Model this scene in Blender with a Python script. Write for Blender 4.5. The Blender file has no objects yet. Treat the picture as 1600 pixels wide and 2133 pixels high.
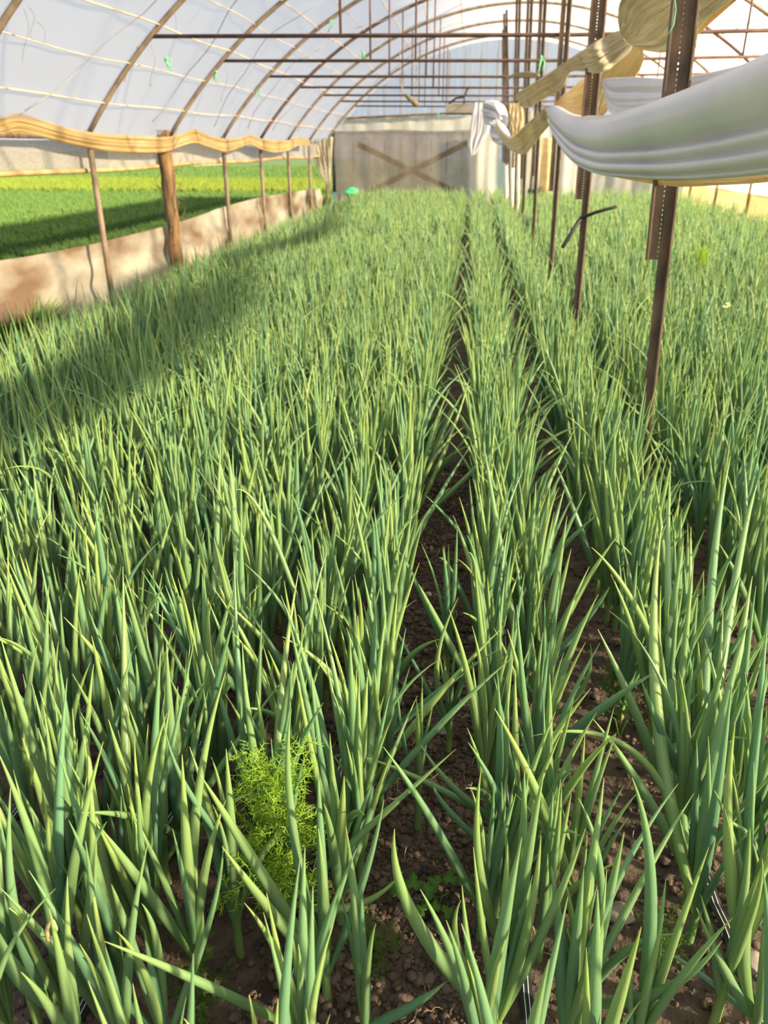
import bpy, bmesh, math, random
import numpy as np
from mathutils import Vector, Matrix

# ------------------------------------------------------------------ camera, sky, sun, exposure
SC = bpy.context.scene
COL = SC.collection
R = math.radians
H, PITCH, YAW, F = 1.5, R(25.4), R(5.96), 1602.0
cam_data = bpy.data.cameras.new('camera')
cam = bpy.data.objects.new('camera', cam_data)
COL.objects.link(cam)
cam.location = (0, 0, H)
cam.rotation_euler = (R(90) - PITCH, 0, YAW)
cam_data.sensor_fit = 'VERTICAL'
cam_data.sensor_height = 36.0
cam_data.lens = F / 2133.0 * 36.0
cam_data.clip_start, cam_data.clip_end = 0.05, 400
cam_data.dof.use_dof = True
cam_data.dof.focus_distance = 1.55
cam_data.dof.aperture_fstop = cam_data.lens / 1000 / 0.0052
SC.camera = cam
SC.view_settings.view_transform = 'Standard'
SC.view_settings.look = 'None'
SC.view_settings.gamma = 1
SC.view_settings.use_curve_mapping = False
SC.view_settings.exposure = 0.30

world = bpy.data.worlds.new('sky')
SC.world = world
world.use_nodes = True
wn = world.node_tree.nodes
wl = world.node_tree.links
wn.clear()
w_out = wn.new('ShaderNodeOutputWorld')
w_bg = wn.new('ShaderNodeBackground')
w_tc = wn.new('ShaderNodeTexCoord')
w_sep = wn.new('ShaderNodeSeparateXYZ')
w_ramp = wn.new('ShaderNodeValToRGB')
w_ramp.color_ramp.elements[0].position = 0.0
w_ramp.color_ramp.elements[0].color = (0.95, 0.91, 0.94, 1)
w_ramp.color_ramp.elements[1].position = 0.55
w_ramp.color_ramp.elements[1].color = (0.72, 0.84, 1.0, 1)
wl.new(w_tc.outputs['Generated'], w_sep.inputs[0])
wl.new(w_sep.outputs['Z'], w_ramp.inputs[0])
wl.new(w_ramp.outputs[0], w_bg.inputs['Color'])
w_bg.inputs['Strength'].default_value = 0.68
wl.new(w_bg.outputs[0], w_out.inputs[0])

sun_data = bpy.data.lights.new('sun', 'SUN')
sun = bpy.data.objects.new('sun', sun_data)
COL.objects.link(sun)
SUN_DIR = Vector((0.88, -0.34, 0.37)).normalized()      # towards the sun: right of and behind the camera, low
sun.rotation_euler = SUN_DIR.to_track_quat('Z', 'Y').to_euler()
sun.location = (8, -6, 6)
sun_data.energy = 19.0
sun_data.angle = R(2.2)
sun_data.color = (1.0, 0.83, 0.54)

rng = np.random.default_rng(11)
random.seed(11)

# ------------------------------------------------------------------ projection helpers (1600x2133 frame)
_cp, _sp, _cy, _sy = math.cos(PITCH), math.sin(PITCH), math.cos(YAW), math.sin(YAW)
def ray(px, py):
    x = (px - 800) / F
    y = (1066.5 - py) / F
    Y = _cp + y * _sp
    Z = -_sp + y * _cp
    return Vector((x * _cy - Y * _sy, x * _sy + Y * _cy, Z))
def at_y(px, py, D):
    d = ray(px, py)
    return Vector((0, 0, H)) + d * (D / d.y)
def at_z(px, py, z=0.0):
    d = ray(px, py)
    return Vector((0, 0, H)) + d * ((z - H) / d.z)
def at_x(px, py, X):
    d = ray(px, py)
    return Vector((0, 0, H)) + d * (X / d.x)
def project(P):
    """numpy (n,3) -> pixel x, y, depth"""
    P = np.asarray(P, float)
    X, Y, Z = P[:, 0], P[:, 1], P[:, 2] - H
    xr = X * _cy + Y * _sy
    yf = -X * _sy + Y * _cy
    zc = yf * _cp - Z * _sp
    yc = yf * _sp + Z * _cp
    zc_ = np.where(np.abs(zc) < 1e-6, 1e-6, zc)
    return 800 + F * xr / zc_, 1066.5 - F * yc / zc_, zc

# ------------------------------------------------------------------ object helpers
def link(o, parent=None):
    COL.objects.link(o)
    if parent is not None:
        o.parent = parent
    return o
def tag(o, label=None, cat=None, group=None, kind=None):
    if label: o['label'] = label
    if cat: o['category'] = cat
    if group: o['group'] = group
    if kind: o['kind'] = kind
    return o
def empty(name, loc=(0, 0, 0), rz=0.0):
    o = bpy.data.objects.new(name, None)
    o.empty_display_size = 0.1
    o.location = loc
    o.rotation_euler = (0, 0, rz)
    return link(o)
def np_mesh(name, V, Q, mat, uv=None, smooth=True, parent=None, loc=None):
    """V (n,3), Q (m,4) int, uv per vertex (n,2)"""
    me = bpy.data.meshes.new(name)
    V = np.asarray(V, np.float32); Q = np.asarray(Q, np.int32)
    k = Q.shape[1]
    me.vertices.add(len(V)); me.vertices.foreach_set('co', V.ravel())
    me.loops.add(Q.size); me.loops.foreach_set('vertex_index', Q.ravel())
    me.polygons.add(len(Q))
    me.polygons.foreach_set('loop_start', np.arange(0, Q.size, k, dtype=np.int32))
    me.polygons.foreach_set('use_smooth', np.full(len(Q), smooth, dtype=bool))
    if uv is not None:
        lay = me.uv_layers.new(name='UVMap')
        lay.data.foreach_set('uv', np.asarray(uv, np.float32)[Q.ravel()].ravel())
    me.update(calc_edges=True)
    me.materials.append(mat)
    o = bpy.data.objects.new(name, me)
    if loc is not None: o.location = loc
    return link(o, parent)
class MB:
    """collects boxes, tubes and grids into ONE mesh"""
    def __init__(self):
        self.v, self.f = [], []
    def add(self, vs, fs):
        b = len(self.v)
        self.v += [tuple(p) for p in vs]
        self.f += [tuple(i + b for i in f) for f in fs]
    def bar(self, a, b, w, h, up=(0, 0, 1)):
        a, b = Vector(a), Vector(b)
        d = (b - a).normalized()
        u = Vector(up)
        if abs(d.dot(u)) > 0.95: u = Vector((0, 1, 0))
        s = d.cross(u).normalized() * (w / 2)
        t = s.cross(d).normalized() * (h / 2)
        vs = [p + i * s + j * t for p in (a, b) for i, j in ((-1, -1), (1, -1), (1, 1), (-1, 1))]
        self.add(vs, [(0, 1, 2, 3)[::-1], (4, 5, 6, 7), (0, 1, 5, 4), (1, 2, 6, 5), (2, 3, 7, 6), (3, 0, 4, 7)])
    def box(self, lo, hi):
        x0, y0, z0 = lo; x1, y1, z1 = hi
        self.bar(((x0 + x1) / 2, (y0 + y1) / 2, z0), ((x0 + x1) / 2, (y0 + y1) / 2, z1), abs(x1 - x0), abs(y1 - y0), (0, 1, 0))
    def tube(self, pts, r, n=8, cap=True):
        pts = [Vector(p) for p in pts]
        rs = r if isinstance(r, (list, tuple)) else [r] * len(pts)
        rings = []
        prev = None
        for i, p in enumerate(pts):
            d = (pts[min(i + 1, len(pts) - 1)] - pts[max(i - 1, 0)]).normalized()
            if prev is None:
                u = Vector((0, 0, 1)) if abs(d.z) < 0.9 else Vector((0, 1, 0))
                prev = (u - d * u.dot(d)).normalized()
            prev = (prev - d * prev.dot(d)).normalized()
            w = d.cross(prev)
            rings.append([p + (prev * math.cos(2 * math.pi * k / n) + w * math.sin(2 * math.pi * k / n)) * rs[i] for k in range(n)])
        vs = [q for rg in rings for q in rg]
        fs = []
        for i in range(len(pts) - 1):
            for k in range(n):
                a, b = i * n + k, i * n + (k + 1) % n
                fs.append((a, b, b + n, a + n))
        if cap:
            fs.append(tuple(range(n))[::-1])
            fs.append(tuple(range((len(pts) - 1) * n, len(pts) * n)))
        self.add(vs, fs)
    def blob(self, c, r, sub=2, amp=0.25, scale=(1, 1, 1), seed=0):
        bm = bmesh.new()
        bmesh.ops.create_icosphere(bm, subdivisions=sub, radius=1)
        rr = random.Random(seed)
        ph = [rr.uniform(0, 6.28) for _ in range(9)]
        vs = []
        for v in bm.verts:
            x, y, z = v.co
            k = 1 + amp * (math.sin(3.1 * x + ph[0]) * math.sin(2.7 * y + ph[1]) + 0.6 * math.sin(5.3 * z + ph[2] + 2 * x) + 0.4 * math.sin(7 * y + ph[3] + 3 * z))
            vs.append((c[0] + x * k * r * scale[0], c[1] + y * k * r * scale[1], c[2] + z * k * r * scale[2]))
        self.add(vs, [tuple(v.index for v in f.verts) for f in bm.faces])
        bm.free()
    def build(self, name, mat, parent=None, smooth=False):
        me = bpy.data.meshes.new(name)
        me.from_pydata(self.v, [], self.f)
        me.polygons.foreach_set('use_smooth', np.full(len(self.f), smooth, dtype=bool))
        me.update()
        me.materials.append(mat)
        return link(bpy.data.objects.new(name, me), parent)

# ------------------------------------------------------------------ materials
def new_mat(name):
    m = bpy.data.materials.new(name)
    m.use_nodes = True
    m.node_tree.nodes.clear()
    return m, m.node_tree.nodes, m.node_tree.links
def noise_mat(name, c1, c2, scale=8, rough=0.8, metal=0.0, bump=0.0, detail=6, stretch=(1, 1, 1), lo=0.35, hi=0.65, bscale=None):
    m, n, l = new_mat(name)
    out = n.new('ShaderNodeOutputMaterial'); b = n.new('ShaderNodeBsdfPrincipled')
    tc = n.new('ShaderNodeTexCoord'); mp = n.new('ShaderNodeMapping'); nz = n.new('ShaderNodeTexNoise'); rp = n.new('ShaderNodeValToRGB')
    mp.inputs['Scale'].default_value = stretch
    nz.inputs['Scale'].default_value = scale; nz.inputs['Detail'].default_value = detail
    rp.color_ramp.elements[0].position = lo; rp.color_ramp.elements[0].color = (*c1, 1)
    rp.color_ramp.elements[1].position = hi; rp.color_ramp.elements[1].color = (*c2, 1)
    l.new(tc.outputs['Object'], mp.inputs[0]); l.new(mp.outputs[0], nz.inputs['Vector']); l.new(nz.outputs['Fac'], rp.inputs[0])
    l.new(rp.outputs[0], b.inputs['Base Color'])
    b.inputs['Roughness'].default_value = rough; b.inputs['Metallic'].default_value = metal
    if bump:
        bp = n.new('ShaderNodeBump'); bp.inputs['Strength'].default_value = bump; bp.inputs['Distance'].default_value = 0.01
        if bscale:
            n2 = n.new('ShaderNodeTexNoise'); n2.inputs['Scale'].default_value = bscale; n2.inputs['Detail'].default_value = 8
            l.new(mp.outputs[0], n2.inputs['Vector']); l.new(n2.outputs['Fac'], bp.inputs['Height'])
        else:
            l.new(nz.outputs['Fac'], bp.inputs['Height'])
        l.new(bp.outputs[0], b.inputs['Normal'])
    l.new(b.outputs[0], out.inputs[0])
    return m
def film_mat(name, c1, c2, clear=0.3, trans=0.6, scale=2.0, rough=0.4, stretch=(1, 1, 1), bump=0.0, bscale=12, lo=0.35, hi=0.65, fold=0.0, fscale=(14, 1.6)):
    """plastic film or net: part see-through, part glowing-through, part surface"""
    m, n, l = new_mat(name)
    out = n.new('ShaderNodeOutputMaterial')
    tc = n.new('ShaderNodeTexCoord'); mp = n.new('ShaderNodeMapping'); nz = n.new('ShaderNodeTexNoise'); rp = n.new('ShaderNodeValToRGB')
    mp.inputs['Scale'].default_value = stretch
    nz.inputs['Scale'].default_value = scale; nz.inputs['Detail'].default_value = 5
    rp.color_ramp.elements[0].position = lo; rp.color_ramp.elements[0].color = (*c1, 1)
    rp.color_ramp.elements[1].position = hi; rp.color_ramp.elements[1].color = (*c2, 1)
    l.new(tc.outputs['Object'], mp.inputs[0]); l.new(mp.outputs[0], nz.inputs['Vector']); l.new(nz.outputs['Fac'], rp.inputs[0])
    df = n.new('ShaderNodeBsdfPrincipled'); df.inputs['Roughness'].default_value = rough
    tl = n.new('ShaderNodeBsdfTranslucent'); tr = n.new('ShaderNodeBsdfTransparent')
    l.new(rp.outputs[0], df.inputs['Base Color']); l.new(rp.outputs[0], tl.inputs['Color'])
    if bump:
        bp = n.new('ShaderNodeBump'); bp.inputs['Strength'].default_value = bump; bp.inputs['Distance'].default_value = 0.01
        n2 = n.new('ShaderNodeTexNoise'); n2.inputs['Scale'].default_value = bscale; n2.inputs['Detail'].default_value = 3
        l.new(mp.outputs[0], n2.inputs['Vector']); l.new(n2.outputs['Fac'], bp.inputs['Height'])
        l.new(bp.outputs[0], df.inputs['Normal']); l.new(bp.outputs[0], tl.inputs['Normal'])
    if fold:
        fu = n.new('ShaderNodeUVMap'); fm = n.new('ShaderNodeMapping'); fm.inputs['Scale'].default_value = (fscale[0], fscale[1], 1)
        fn = n.new('ShaderNodeTexNoise'); fn.inputs['Scale'].default_value = 1.0; fn.inputs['Detail'].default_value = 4; fn.inputs['Distortion'].default_value = 0.4
        fb = n.new('ShaderNodeBump'); fb.inputs['Strength'].default_value = fold; fb.inputs['Distance'].default_value = 0.05
        l.new(fu.outputs[0], fm.inputs[0]); l.new(fm.outputs[0], fn.inputs['Vector']); l.new(fn.outputs['Fac'], fb.inputs['Height'])
        l.new(fb.outputs[0], df.inputs['Normal']); l.new(fb.outputs[0], tl.inputs['Normal'])
    m1 = n.new('ShaderNodeMixShader'); m1.inputs[0].default_value = trans
    l.new(df.outputs[0], m1.inputs[1]); l.new(tl.outputs[0], m1.inputs[2])
    m2 = n.new('ShaderNodeMixShader'); m2.inputs[0].default_value = clear
    l.new(m1.outputs[0], m2.inputs[1]); l.new(tr.outputs[0], m2.inputs[2])
    l.new(m2.outputs[0], out.inputs[0])
    return m
def leaf_mat(name, stops, var=((0.8, 0.95, 0.9), (1.25, 1.1, 0.85)), translucent=0.22, rough=0.42, spec=0.5):
    """colour along the leaf (UV v), tinted per leaf (UV u + object random), fine lengthwise streaks"""
    m, n, l = new_mat(name)
    out = n.new('ShaderNodeOutputMaterial'); b = n.new('ShaderNodeBsdfPrincipled'); tl = n.new('ShaderNodeBsdfTranslucent')
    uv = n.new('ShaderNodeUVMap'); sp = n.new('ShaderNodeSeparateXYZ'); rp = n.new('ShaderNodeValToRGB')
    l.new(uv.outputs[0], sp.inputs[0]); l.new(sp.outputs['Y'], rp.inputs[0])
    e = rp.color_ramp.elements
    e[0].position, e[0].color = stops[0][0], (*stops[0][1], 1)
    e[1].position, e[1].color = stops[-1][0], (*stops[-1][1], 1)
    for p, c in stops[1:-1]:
        k = e.new(p); k.color = (*c, 1)
    oi = n.new('ShaderNodeObjectInfo'); ad = n.new('ShaderNodeMath'); ad.operation = 'ADD'; fr = n.new('ShaderNodeMath'); fr.operation = 'FRACT'
    l.new(sp.outputs['X'], ad.inputs[0]); l.new(oi.outputs['Random'], ad.inputs[1]); l.new(ad.outputs[0], fr.inputs[0])
    vr = n.new('ShaderNodeValToRGB')
    vr.color_ramp.elements[0].color = (*[min(1, x / 1.3) for x in var[0]], 1)
    vr.color_ramp.elements[1].color = (*[min(1, x / 1.3) for x in var[1]], 1)
    l.new(fr.outputs[0], vr.inputs[0])
    mx = n.new('ShaderNodeVectorMath'); mx.operation = 'MULTIPLY'
    l.new(rp.outputs[0], mx.inputs[0]); l.new(vr.outputs[0], mx.inputs[1])
    sc = n.new('ShaderNodeVectorMath'); sc.operation = 'SCALE'; sc.inputs['Scale'].default_value = 1.3
    l.new(mx.outputs[0], sc.inputs[0])
    l.new(sc.outputs[0], b.inputs['Base Color']); l.new(sc.outputs[0], tl.inputs['Color'])
    b.inputs['Roughness'].default_value = rough
    b.inputs['Specular IOR Level'].default_value = spec
    tc = n.new('ShaderNodeTexCoord'); mp = n.new('ShaderNodeMapping'); mp.inputs['Scale'].default_value = (260, 260, 9)
    nz = n.new('ShaderNodeTexNoise'); nz.inputs['Scale'].default_value = 1.0; nz.inputs['Detail'].default_value = 2
    l.new(tc.outputs['Object'], mp.inputs[0]); l.new(mp.outputs[0], nz.inputs['Vector'])
    bp = n.new('ShaderNodeBump'); bp.inputs['Strength'].default_value = 0.12; bp.inputs['Distance'].default_value = 0.004
    l.new(nz.outputs['Fac'], bp.inputs['Height']); l.new(bp.outputs[0], b.inputs['Normal'])
    ms = n.new('ShaderNodeMixShader'); ms.inputs[0].default_value = translucent
    l.new(b.outputs[0], ms.inputs[1]); l.new(tl.outputs[0], ms.inputs[2]); l.new(ms.outputs[0], out.inputs[0])
    return m

M = {}
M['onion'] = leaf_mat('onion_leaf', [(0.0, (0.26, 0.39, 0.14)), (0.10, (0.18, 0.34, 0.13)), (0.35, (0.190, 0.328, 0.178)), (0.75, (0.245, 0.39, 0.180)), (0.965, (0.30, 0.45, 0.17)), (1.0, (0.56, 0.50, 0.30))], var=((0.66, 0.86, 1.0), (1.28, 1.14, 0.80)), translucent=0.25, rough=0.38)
M['onion_stem'] = leaf_mat('onion_stem', [(0.0, (0.36, 0.33, 0.21)), (0.25, (0.24, 0.36, 0.14)), (1.0, (0.18, 0.33, 0.12))])
M['dill'] = leaf_mat('dill', [(0.0, (0.42, 0.62, 0.08)), (1.0, (0.56, 0.78, 0.06))], translucent=0.45, rough=0.6)
M['weed'] = leaf_mat('weed', [(0.0, (0.10, 0.22, 0.03)), (1.0, (0.17, 0.34, 0.05))], translucent=0.35, rough=0.6)
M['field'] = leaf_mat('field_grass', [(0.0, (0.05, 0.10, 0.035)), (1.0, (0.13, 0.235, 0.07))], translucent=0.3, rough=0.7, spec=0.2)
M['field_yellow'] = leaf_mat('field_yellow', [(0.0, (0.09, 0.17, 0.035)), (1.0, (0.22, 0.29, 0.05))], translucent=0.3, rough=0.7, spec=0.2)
M['soil'] = noise_mat('soil', (0.045, 0.030, 0.021), (0.12, 0.085, 0.062), scale=14, rough=0.95, bump=0.9, bscale=90, detail=10)
M['clod'] = noise_mat('clod', (0.055, 0.037, 0.026), (0.15, 0.108, 0.082), scale=16, rough=0.95, bump=0.6, bscale=160, detail=8)
M['stone'] = noise_mat('stone', (0.16, 0.13, 0.11), (0.32, 0.28, 0.25), scale=30, rough=0.9, bump=0.5)
M['field_soil'] = noise_mat('field_soil', (0.06, 0.11, 0.03), (0.10, 0.17, 0.05), scale=1.5, rough=0.95)
M['dark_soil'] = noise_mat('dark_soil', (0.10, 0.075, 0.055), (0.17, 0.12, 0.09), scale=3, rough=0.95)
M['straw'] = noise_mat('straw', (0.26, 0.19, 0.11), (0.48, 0.37, 0.22), scale=20, rough=0.8)
M['rust'] = noise_mat('rust', (0.085, 0.062, 0.048), (0.21, 0.140, 0.098), scale=22, rough=0.75, metal=0.15, bump=0.35, stretch=(1, 1, 0.35))
M['rust_red'] = noise_mat('rust_red', (0.095, 0.050, 0.040), (0.18, 0.092, 0.068), scale=10, rough=0.75, metal=0.1)
M['pipe'] = noise_mat('weathered_pipe', (0.16, 0.115, 0.085), (0.33, 0.24, 0.17), scale=9, rough=0.65, metal=0.15, stretch=(1, 1, 0.6))
M['bark'] = noise_mat('bark', (0.09, 0.055, 0.030), (0.30, 0.18, 0.085), scale=18, rough=0.95, bump=1.0, stretch=(1, 1, 0.2))
M['wood'] = noise_mat('old_wood', (0.20, 0.14, 0.09), (0.38, 0.28, 0.18), scale=14, rough=0.85, stretch=(1, 1, 0.2), bump=0.3)
M['beam'] = noise_mat('beam_wood', (0.36, 0.24, 0.11), (0.50, 0.36, 0.18), scale=6, rough=0.8)
M['grey_wood'] = noise_mat('grey_wood', (0.20, 0.17, 0.15), (0.36, 0.32, 0.28), scale=9, rough=0.9, stretch=(0.3, 1, 1))
M['black'] = noise_mat('dark_iron', (0.02, 0.02, 0.02), (0.05, 0.045, 0.04), scale=20, rough=0.6)
M['twine'] = noise_mat('tan_string', (0.52, 0.38, 0.25), (0.68, 0.54, 0.40), scale=4, rough=0.9)
M['wire'] = noise_mat('grey_wire', (0.22, 0.20, 0.19), (0.34, 0.31, 0.29), scale=4, rough=0.6)
M['fence_net'] = film_mat('fence_net', (0.28, 0.27, 0.26), (0.42, 0.40, 0.38), clear=0.35, trans=0.3, scale=1.2, rough=0.9)
M['green_twine'] = noise_mat('green_twine', (0.10, 0.52, 0.26), (0.28, 0.68, 0.42), scale=30, rough=0.7)
M['pvc'] = noise_mat('white_pipe', (0.75, 0.71, 0.56), (0.86, 0.83, 0.70), scale=5, rough=0.4)
M['green_bag'] = noise_mat('green_bag', (0.03, 0.62, 0.22), (0.10, 0.80, 0.36), scale=20, rough=0.5)
M['roof'] = film_mat('roof_film', (0.86, 0.86, 0.90), (0.93, 0.92, 0.94), clear=0.42, trans=0.75, scale=1.2, rough=0.35, stretch=(1, 0.4, 1))
M['gable'] = film_mat('gable_film', (0.50, 0.62, 0.92), (0.66, 0.76, 0.97), clear=0.35, trans=0.75, scale=3, stretch=(3, 1, 0.3))
M['white_film'] = film_mat('white_film', (0.66, 0.655, 0.75), (0.72, 0.71, 0.79), clear=0.0, trans=0.16, scale=3, rough=0.33, bump=0.06, bscale=20)
M['cream_film'] = film_mat('cream_film', (0.66, 0.58, 0.43), (0.80, 0.73, 0.58), clear=0.0, trans=0.34, scale=9, rough=0.4, stretch=(1, 0.5, 1.5), fold=0.9)
M['yellow_film'] = film_mat('yellow_film', (0.68, 0.49, 0.23), (0.78, 0.62, 0.36), clear=0.0, trans=0.45, scale=5, rough=0.4, stretch=(1, 0.4, 1.5), fold=0.7, fscale=(10, 5))
M['amber_film'] = film_mat('amber_film', (0.70, 0.55, 0.31), (0.82, 0.71, 0.50), clear=0.0, trans=0.42, scale=5, rough=0.4, stretch=(1, 0.4, 1.5), fold=0.9, fscale=(10, 3))
M['stained_film'] = film_mat('stained_film', (0.20, 0.122, 0.075), (0.50, 0.455, 0.375), clear=0.02, trans=0.25, scale=1.6, rough=0.6, stretch=(1, 0.55, 1.6), bump=0.5, bscale=10, lo=0.38, hi=0.62)
M['net'] = film_mat('grey_net', (0.40, 0.375, 0.345), (0.50, 0.475, 0.44), clear=0.12, trans=0.45, scale=40, rough=0.8)
M['brown_net'] = film_mat('brown_net', (0.30, 0.235, 0.165), (0.40, 0.325, 0.24), clear=0.26, trans=0.45, scale=3, rough=0.9)
M['pale_sheet'] = film_mat('pale_sheet', (0.72, 0.68, 0.60), (0.82, 0.79, 0.72), clear=0.02, trans=0.45, scale=3, rough=0.5, stretch=(4, 1, 0.5))
M['gold_sheet'] = film_mat('gold_sheet', (0.50, 0.38, 0.17), (0.66, 0.55, 0.32), clear=0.0, trans=0.3, scale=1.5, rough=0.5, stretch=(1, 0.5, 2))
# drip tape: black with two white stripes
_m, _n, _l = new_mat('drip_tape')
_o = _n.new('ShaderNodeOutputMaterial'); _b = _n.new('ShaderNodeBsdfPrincipled'); _u = _n.new('ShaderNodeUVMap'); _s = _n.new('ShaderNodeSeparateXYZ'); _r = _n.new('ShaderNodeValToRGB')
_l.new(_u.outputs[0], _s.inputs[0]); _l.new(_s.outputs['X'], _r.inputs[0])
_r.color_ramp.interpolation = 'CONSTANT'
_e = _r.color_ramp.elements
_e[0].position, _e[0].color = 0, (0.02, 0.022, 0.027, 1)
_e[1].position, _e[1].color = 0.30, (0.75, 0.75, 0.78, 1)
for _p, _c in ((0.36, (0.02, 0.022, 0.027, 1)), (0.64, (0.75, 0.75, 0.78, 1)), (0.70, (0.02, 0.022, 0.027, 1))):
    _k = _e.new(_p); _k.color = _c
_l.new(_r.outputs[0], _b.inputs['Base Color']); _b.inputs['Roughness'].default_value = 0.3; _l.new(_b.outputs[0], _o.inputs[0])
M['drip'] = _m

# ------------------------------------------------------------------ layout constants
XL, XR, XC = -3.5, 5.1, 0.80          # side walls and ridge of the tunnel
EAVE, RIDGE, YB = 1.60, 3.75, 21.0
ARCH_Y = [7.5 + 2.1 * k for k in range(-4, 7)]      # -0.9 ... 20.1
_hw = (XR - XL) / 2
_rad = (_hw ** 2 + (RIDGE - EAVE) ** 2) / (2 * (RIDGE - EAVE))
_cz = RIDGE - _rad
_amax = math.asin(_hw / _rad)
def arch_pt(u, Y, dr=0.0):            # u in [-1, 1] from the left eave to the right eave
    a = u * _amax
    return Vector((XC + (_rad + dr) * math.sin(a), Y, _cz + (_rad + dr) * math.cos(a)))
def arch_u_at_z(z):
    return math.acos((z - _cz) / _rad) / _amax
ROWS_L = [-0.28 - 0.385 * k for k in range(8)]      # -0.28 ... -2.98
ROWS_R = [0.17, 0.60] + [0.60 + 0.42 * k for k in range(1, 10)]

# ------------------------------------------------------------------ ground
def value_noise(x, y, seed):
    r = np.random.default_rng(seed).random((128, 128))
    xi, yi = np.floor(x).astype(int), np.floor(y).astype(int)
    fx, fy = x - xi, y - yi
    fx, fy = fx * fx * (3 - 2 * fx), fy * fy * (3 - 2 * fy)
    g = lambda i, j: r[i % 128, j % 128]
    return (g(xi, yi) * (1 - fx) + g(xi + 1, yi) * fx) * (1 - fy) + (g(xi, yi + 1) * (1 - fx) + g(xi + 1, yi + 1) * fx) * fy
def soil_height(x, y):
    rows = np.array(ROWS_L + ROWS_R)
    d = np.abs(x[..., None] - rows).min(-1)
    ridge = 0.022 * np.exp(-(d / 0.11) ** 2)
    near = np.clip((7 - y) / 4, 0, 1)
    n = 0.018 * (value_noise(x * 9, y * 9, 1) - 0.5) + near * (0.016 * (value_noise(x * 31, y * 31, 2) - 0.5) + 0.010 * (value_noise(x * 70, y * 70, 3) - 0.5))
    return ridge + n - 0.01
ys = np.concatenate([np.arange(-0.6, 4.5, 0.018), np.arange(4.5, 21.3, 0.12)])
xs = np.concatenate([np.arange(-3.6, -1.6, 0.05), np.arange(-1.6, 2.0, 0.018), np.arange(2.0, 5.3, 0.06)])
gx, gy = np.meshgrid(xs, ys)
gz = soil_height(gx, gy)
ni, nj = gx.shape
idx = np.arange(ni * nj).reshape(ni, nj)
Q = np.stack([idx[:-1, :-1], idx[:-1, 1:], idx[1:, 1:], idx[1:, :-1]], -1).reshape(-1, 4)
g = np_mesh('ground', np.stack([gx, gy, gz], -1).reshape(-1, 3), Q, M['soil'])
tag(g, 'dark brown crumbly soil under the onion rows', 'soil', kind='structure')

b = MB()
b.add([(-120, -30, -0.06), (60, -30, -0.06), (60, 120, -0.06), (-120, 120, -0.06)], [(0, 1, 2, 3)])
tag(b.build('field_ground', M['field_soil']), 'flat green ground of the field outside', 'field', kind='structure')
b = MB()
b.add([(-160, 60, -0.03), (-22, 56, -0.03), (-30, 90, -0.03), (-160, 90, -0.03)], [(0, 1, 2, 3)])
b.add([(-160, 90, -0.03), (-30, 90, -0.03), (-30, 96, 1.0), (-160, 96, 1.0)], [(0, 1, 2, 3)])
tag(b.build('ploughed_ground', M['dark_soil']), 'dark ploughed strip beyond the green field', 'soil', kind='structure')

# ------------------------------------------------------------------ roof and gable
NU = 72
ysr = np.arange(-3.0, YB + 0.01, 0.15)
V = []
for Y in ysr:
    for k in range(NU + 1):
        u = -1 + 2 * k / NU
        sag = 0.028 * (0.5 - 0.5 * math.cos(2 * math.pi * (Y - ARCH_Y[0]) / 2.1))
        p = arch_pt(u, Y, 0.035 - sag + 0.006 * math.sin(9 * Y + 5 * u))
        V.append(p)
V = np.array(V)
ii = np.arange(len(ysr) * (NU + 1)).reshape(len(ysr), NU + 1)
Q = np.stack([ii[:-1, :-1], ii[:-1, 1:], ii[1:, 1:], ii[1:, :-1]], -1).reshape(-1, 4)
tag(np_mesh('ceiling', V, Q, M['roof']), 'arched translucent white plastic roof film of the tunnel', 'roof', kind='structure')
# gable film of the end wall
V, fs = [], []
for k in range(NU + 1):
    p = arch_pt(-1 + 2 * k / NU, YB, 0.02)
    for j in range(9):
        V.append((p.x, YB + 0.012 * math.sin(p.x * 14 + j), 0.0 + (p.z - 0.0) * j / 8))
ii = np.arange((NU + 1) * 9).reshape(NU + 1, 9)
Q = np.stack([ii[:-1, :-1], ii[1:, :-1], ii[1:, 1:], ii[:-1, 1:]], -1).reshape(-1, 4)
tag(np_mesh('wall_back', np.array(V), Q, M['gable']), 'pale blue plastic end wall closing the tunnel', 'wall', kind='structure')

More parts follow.
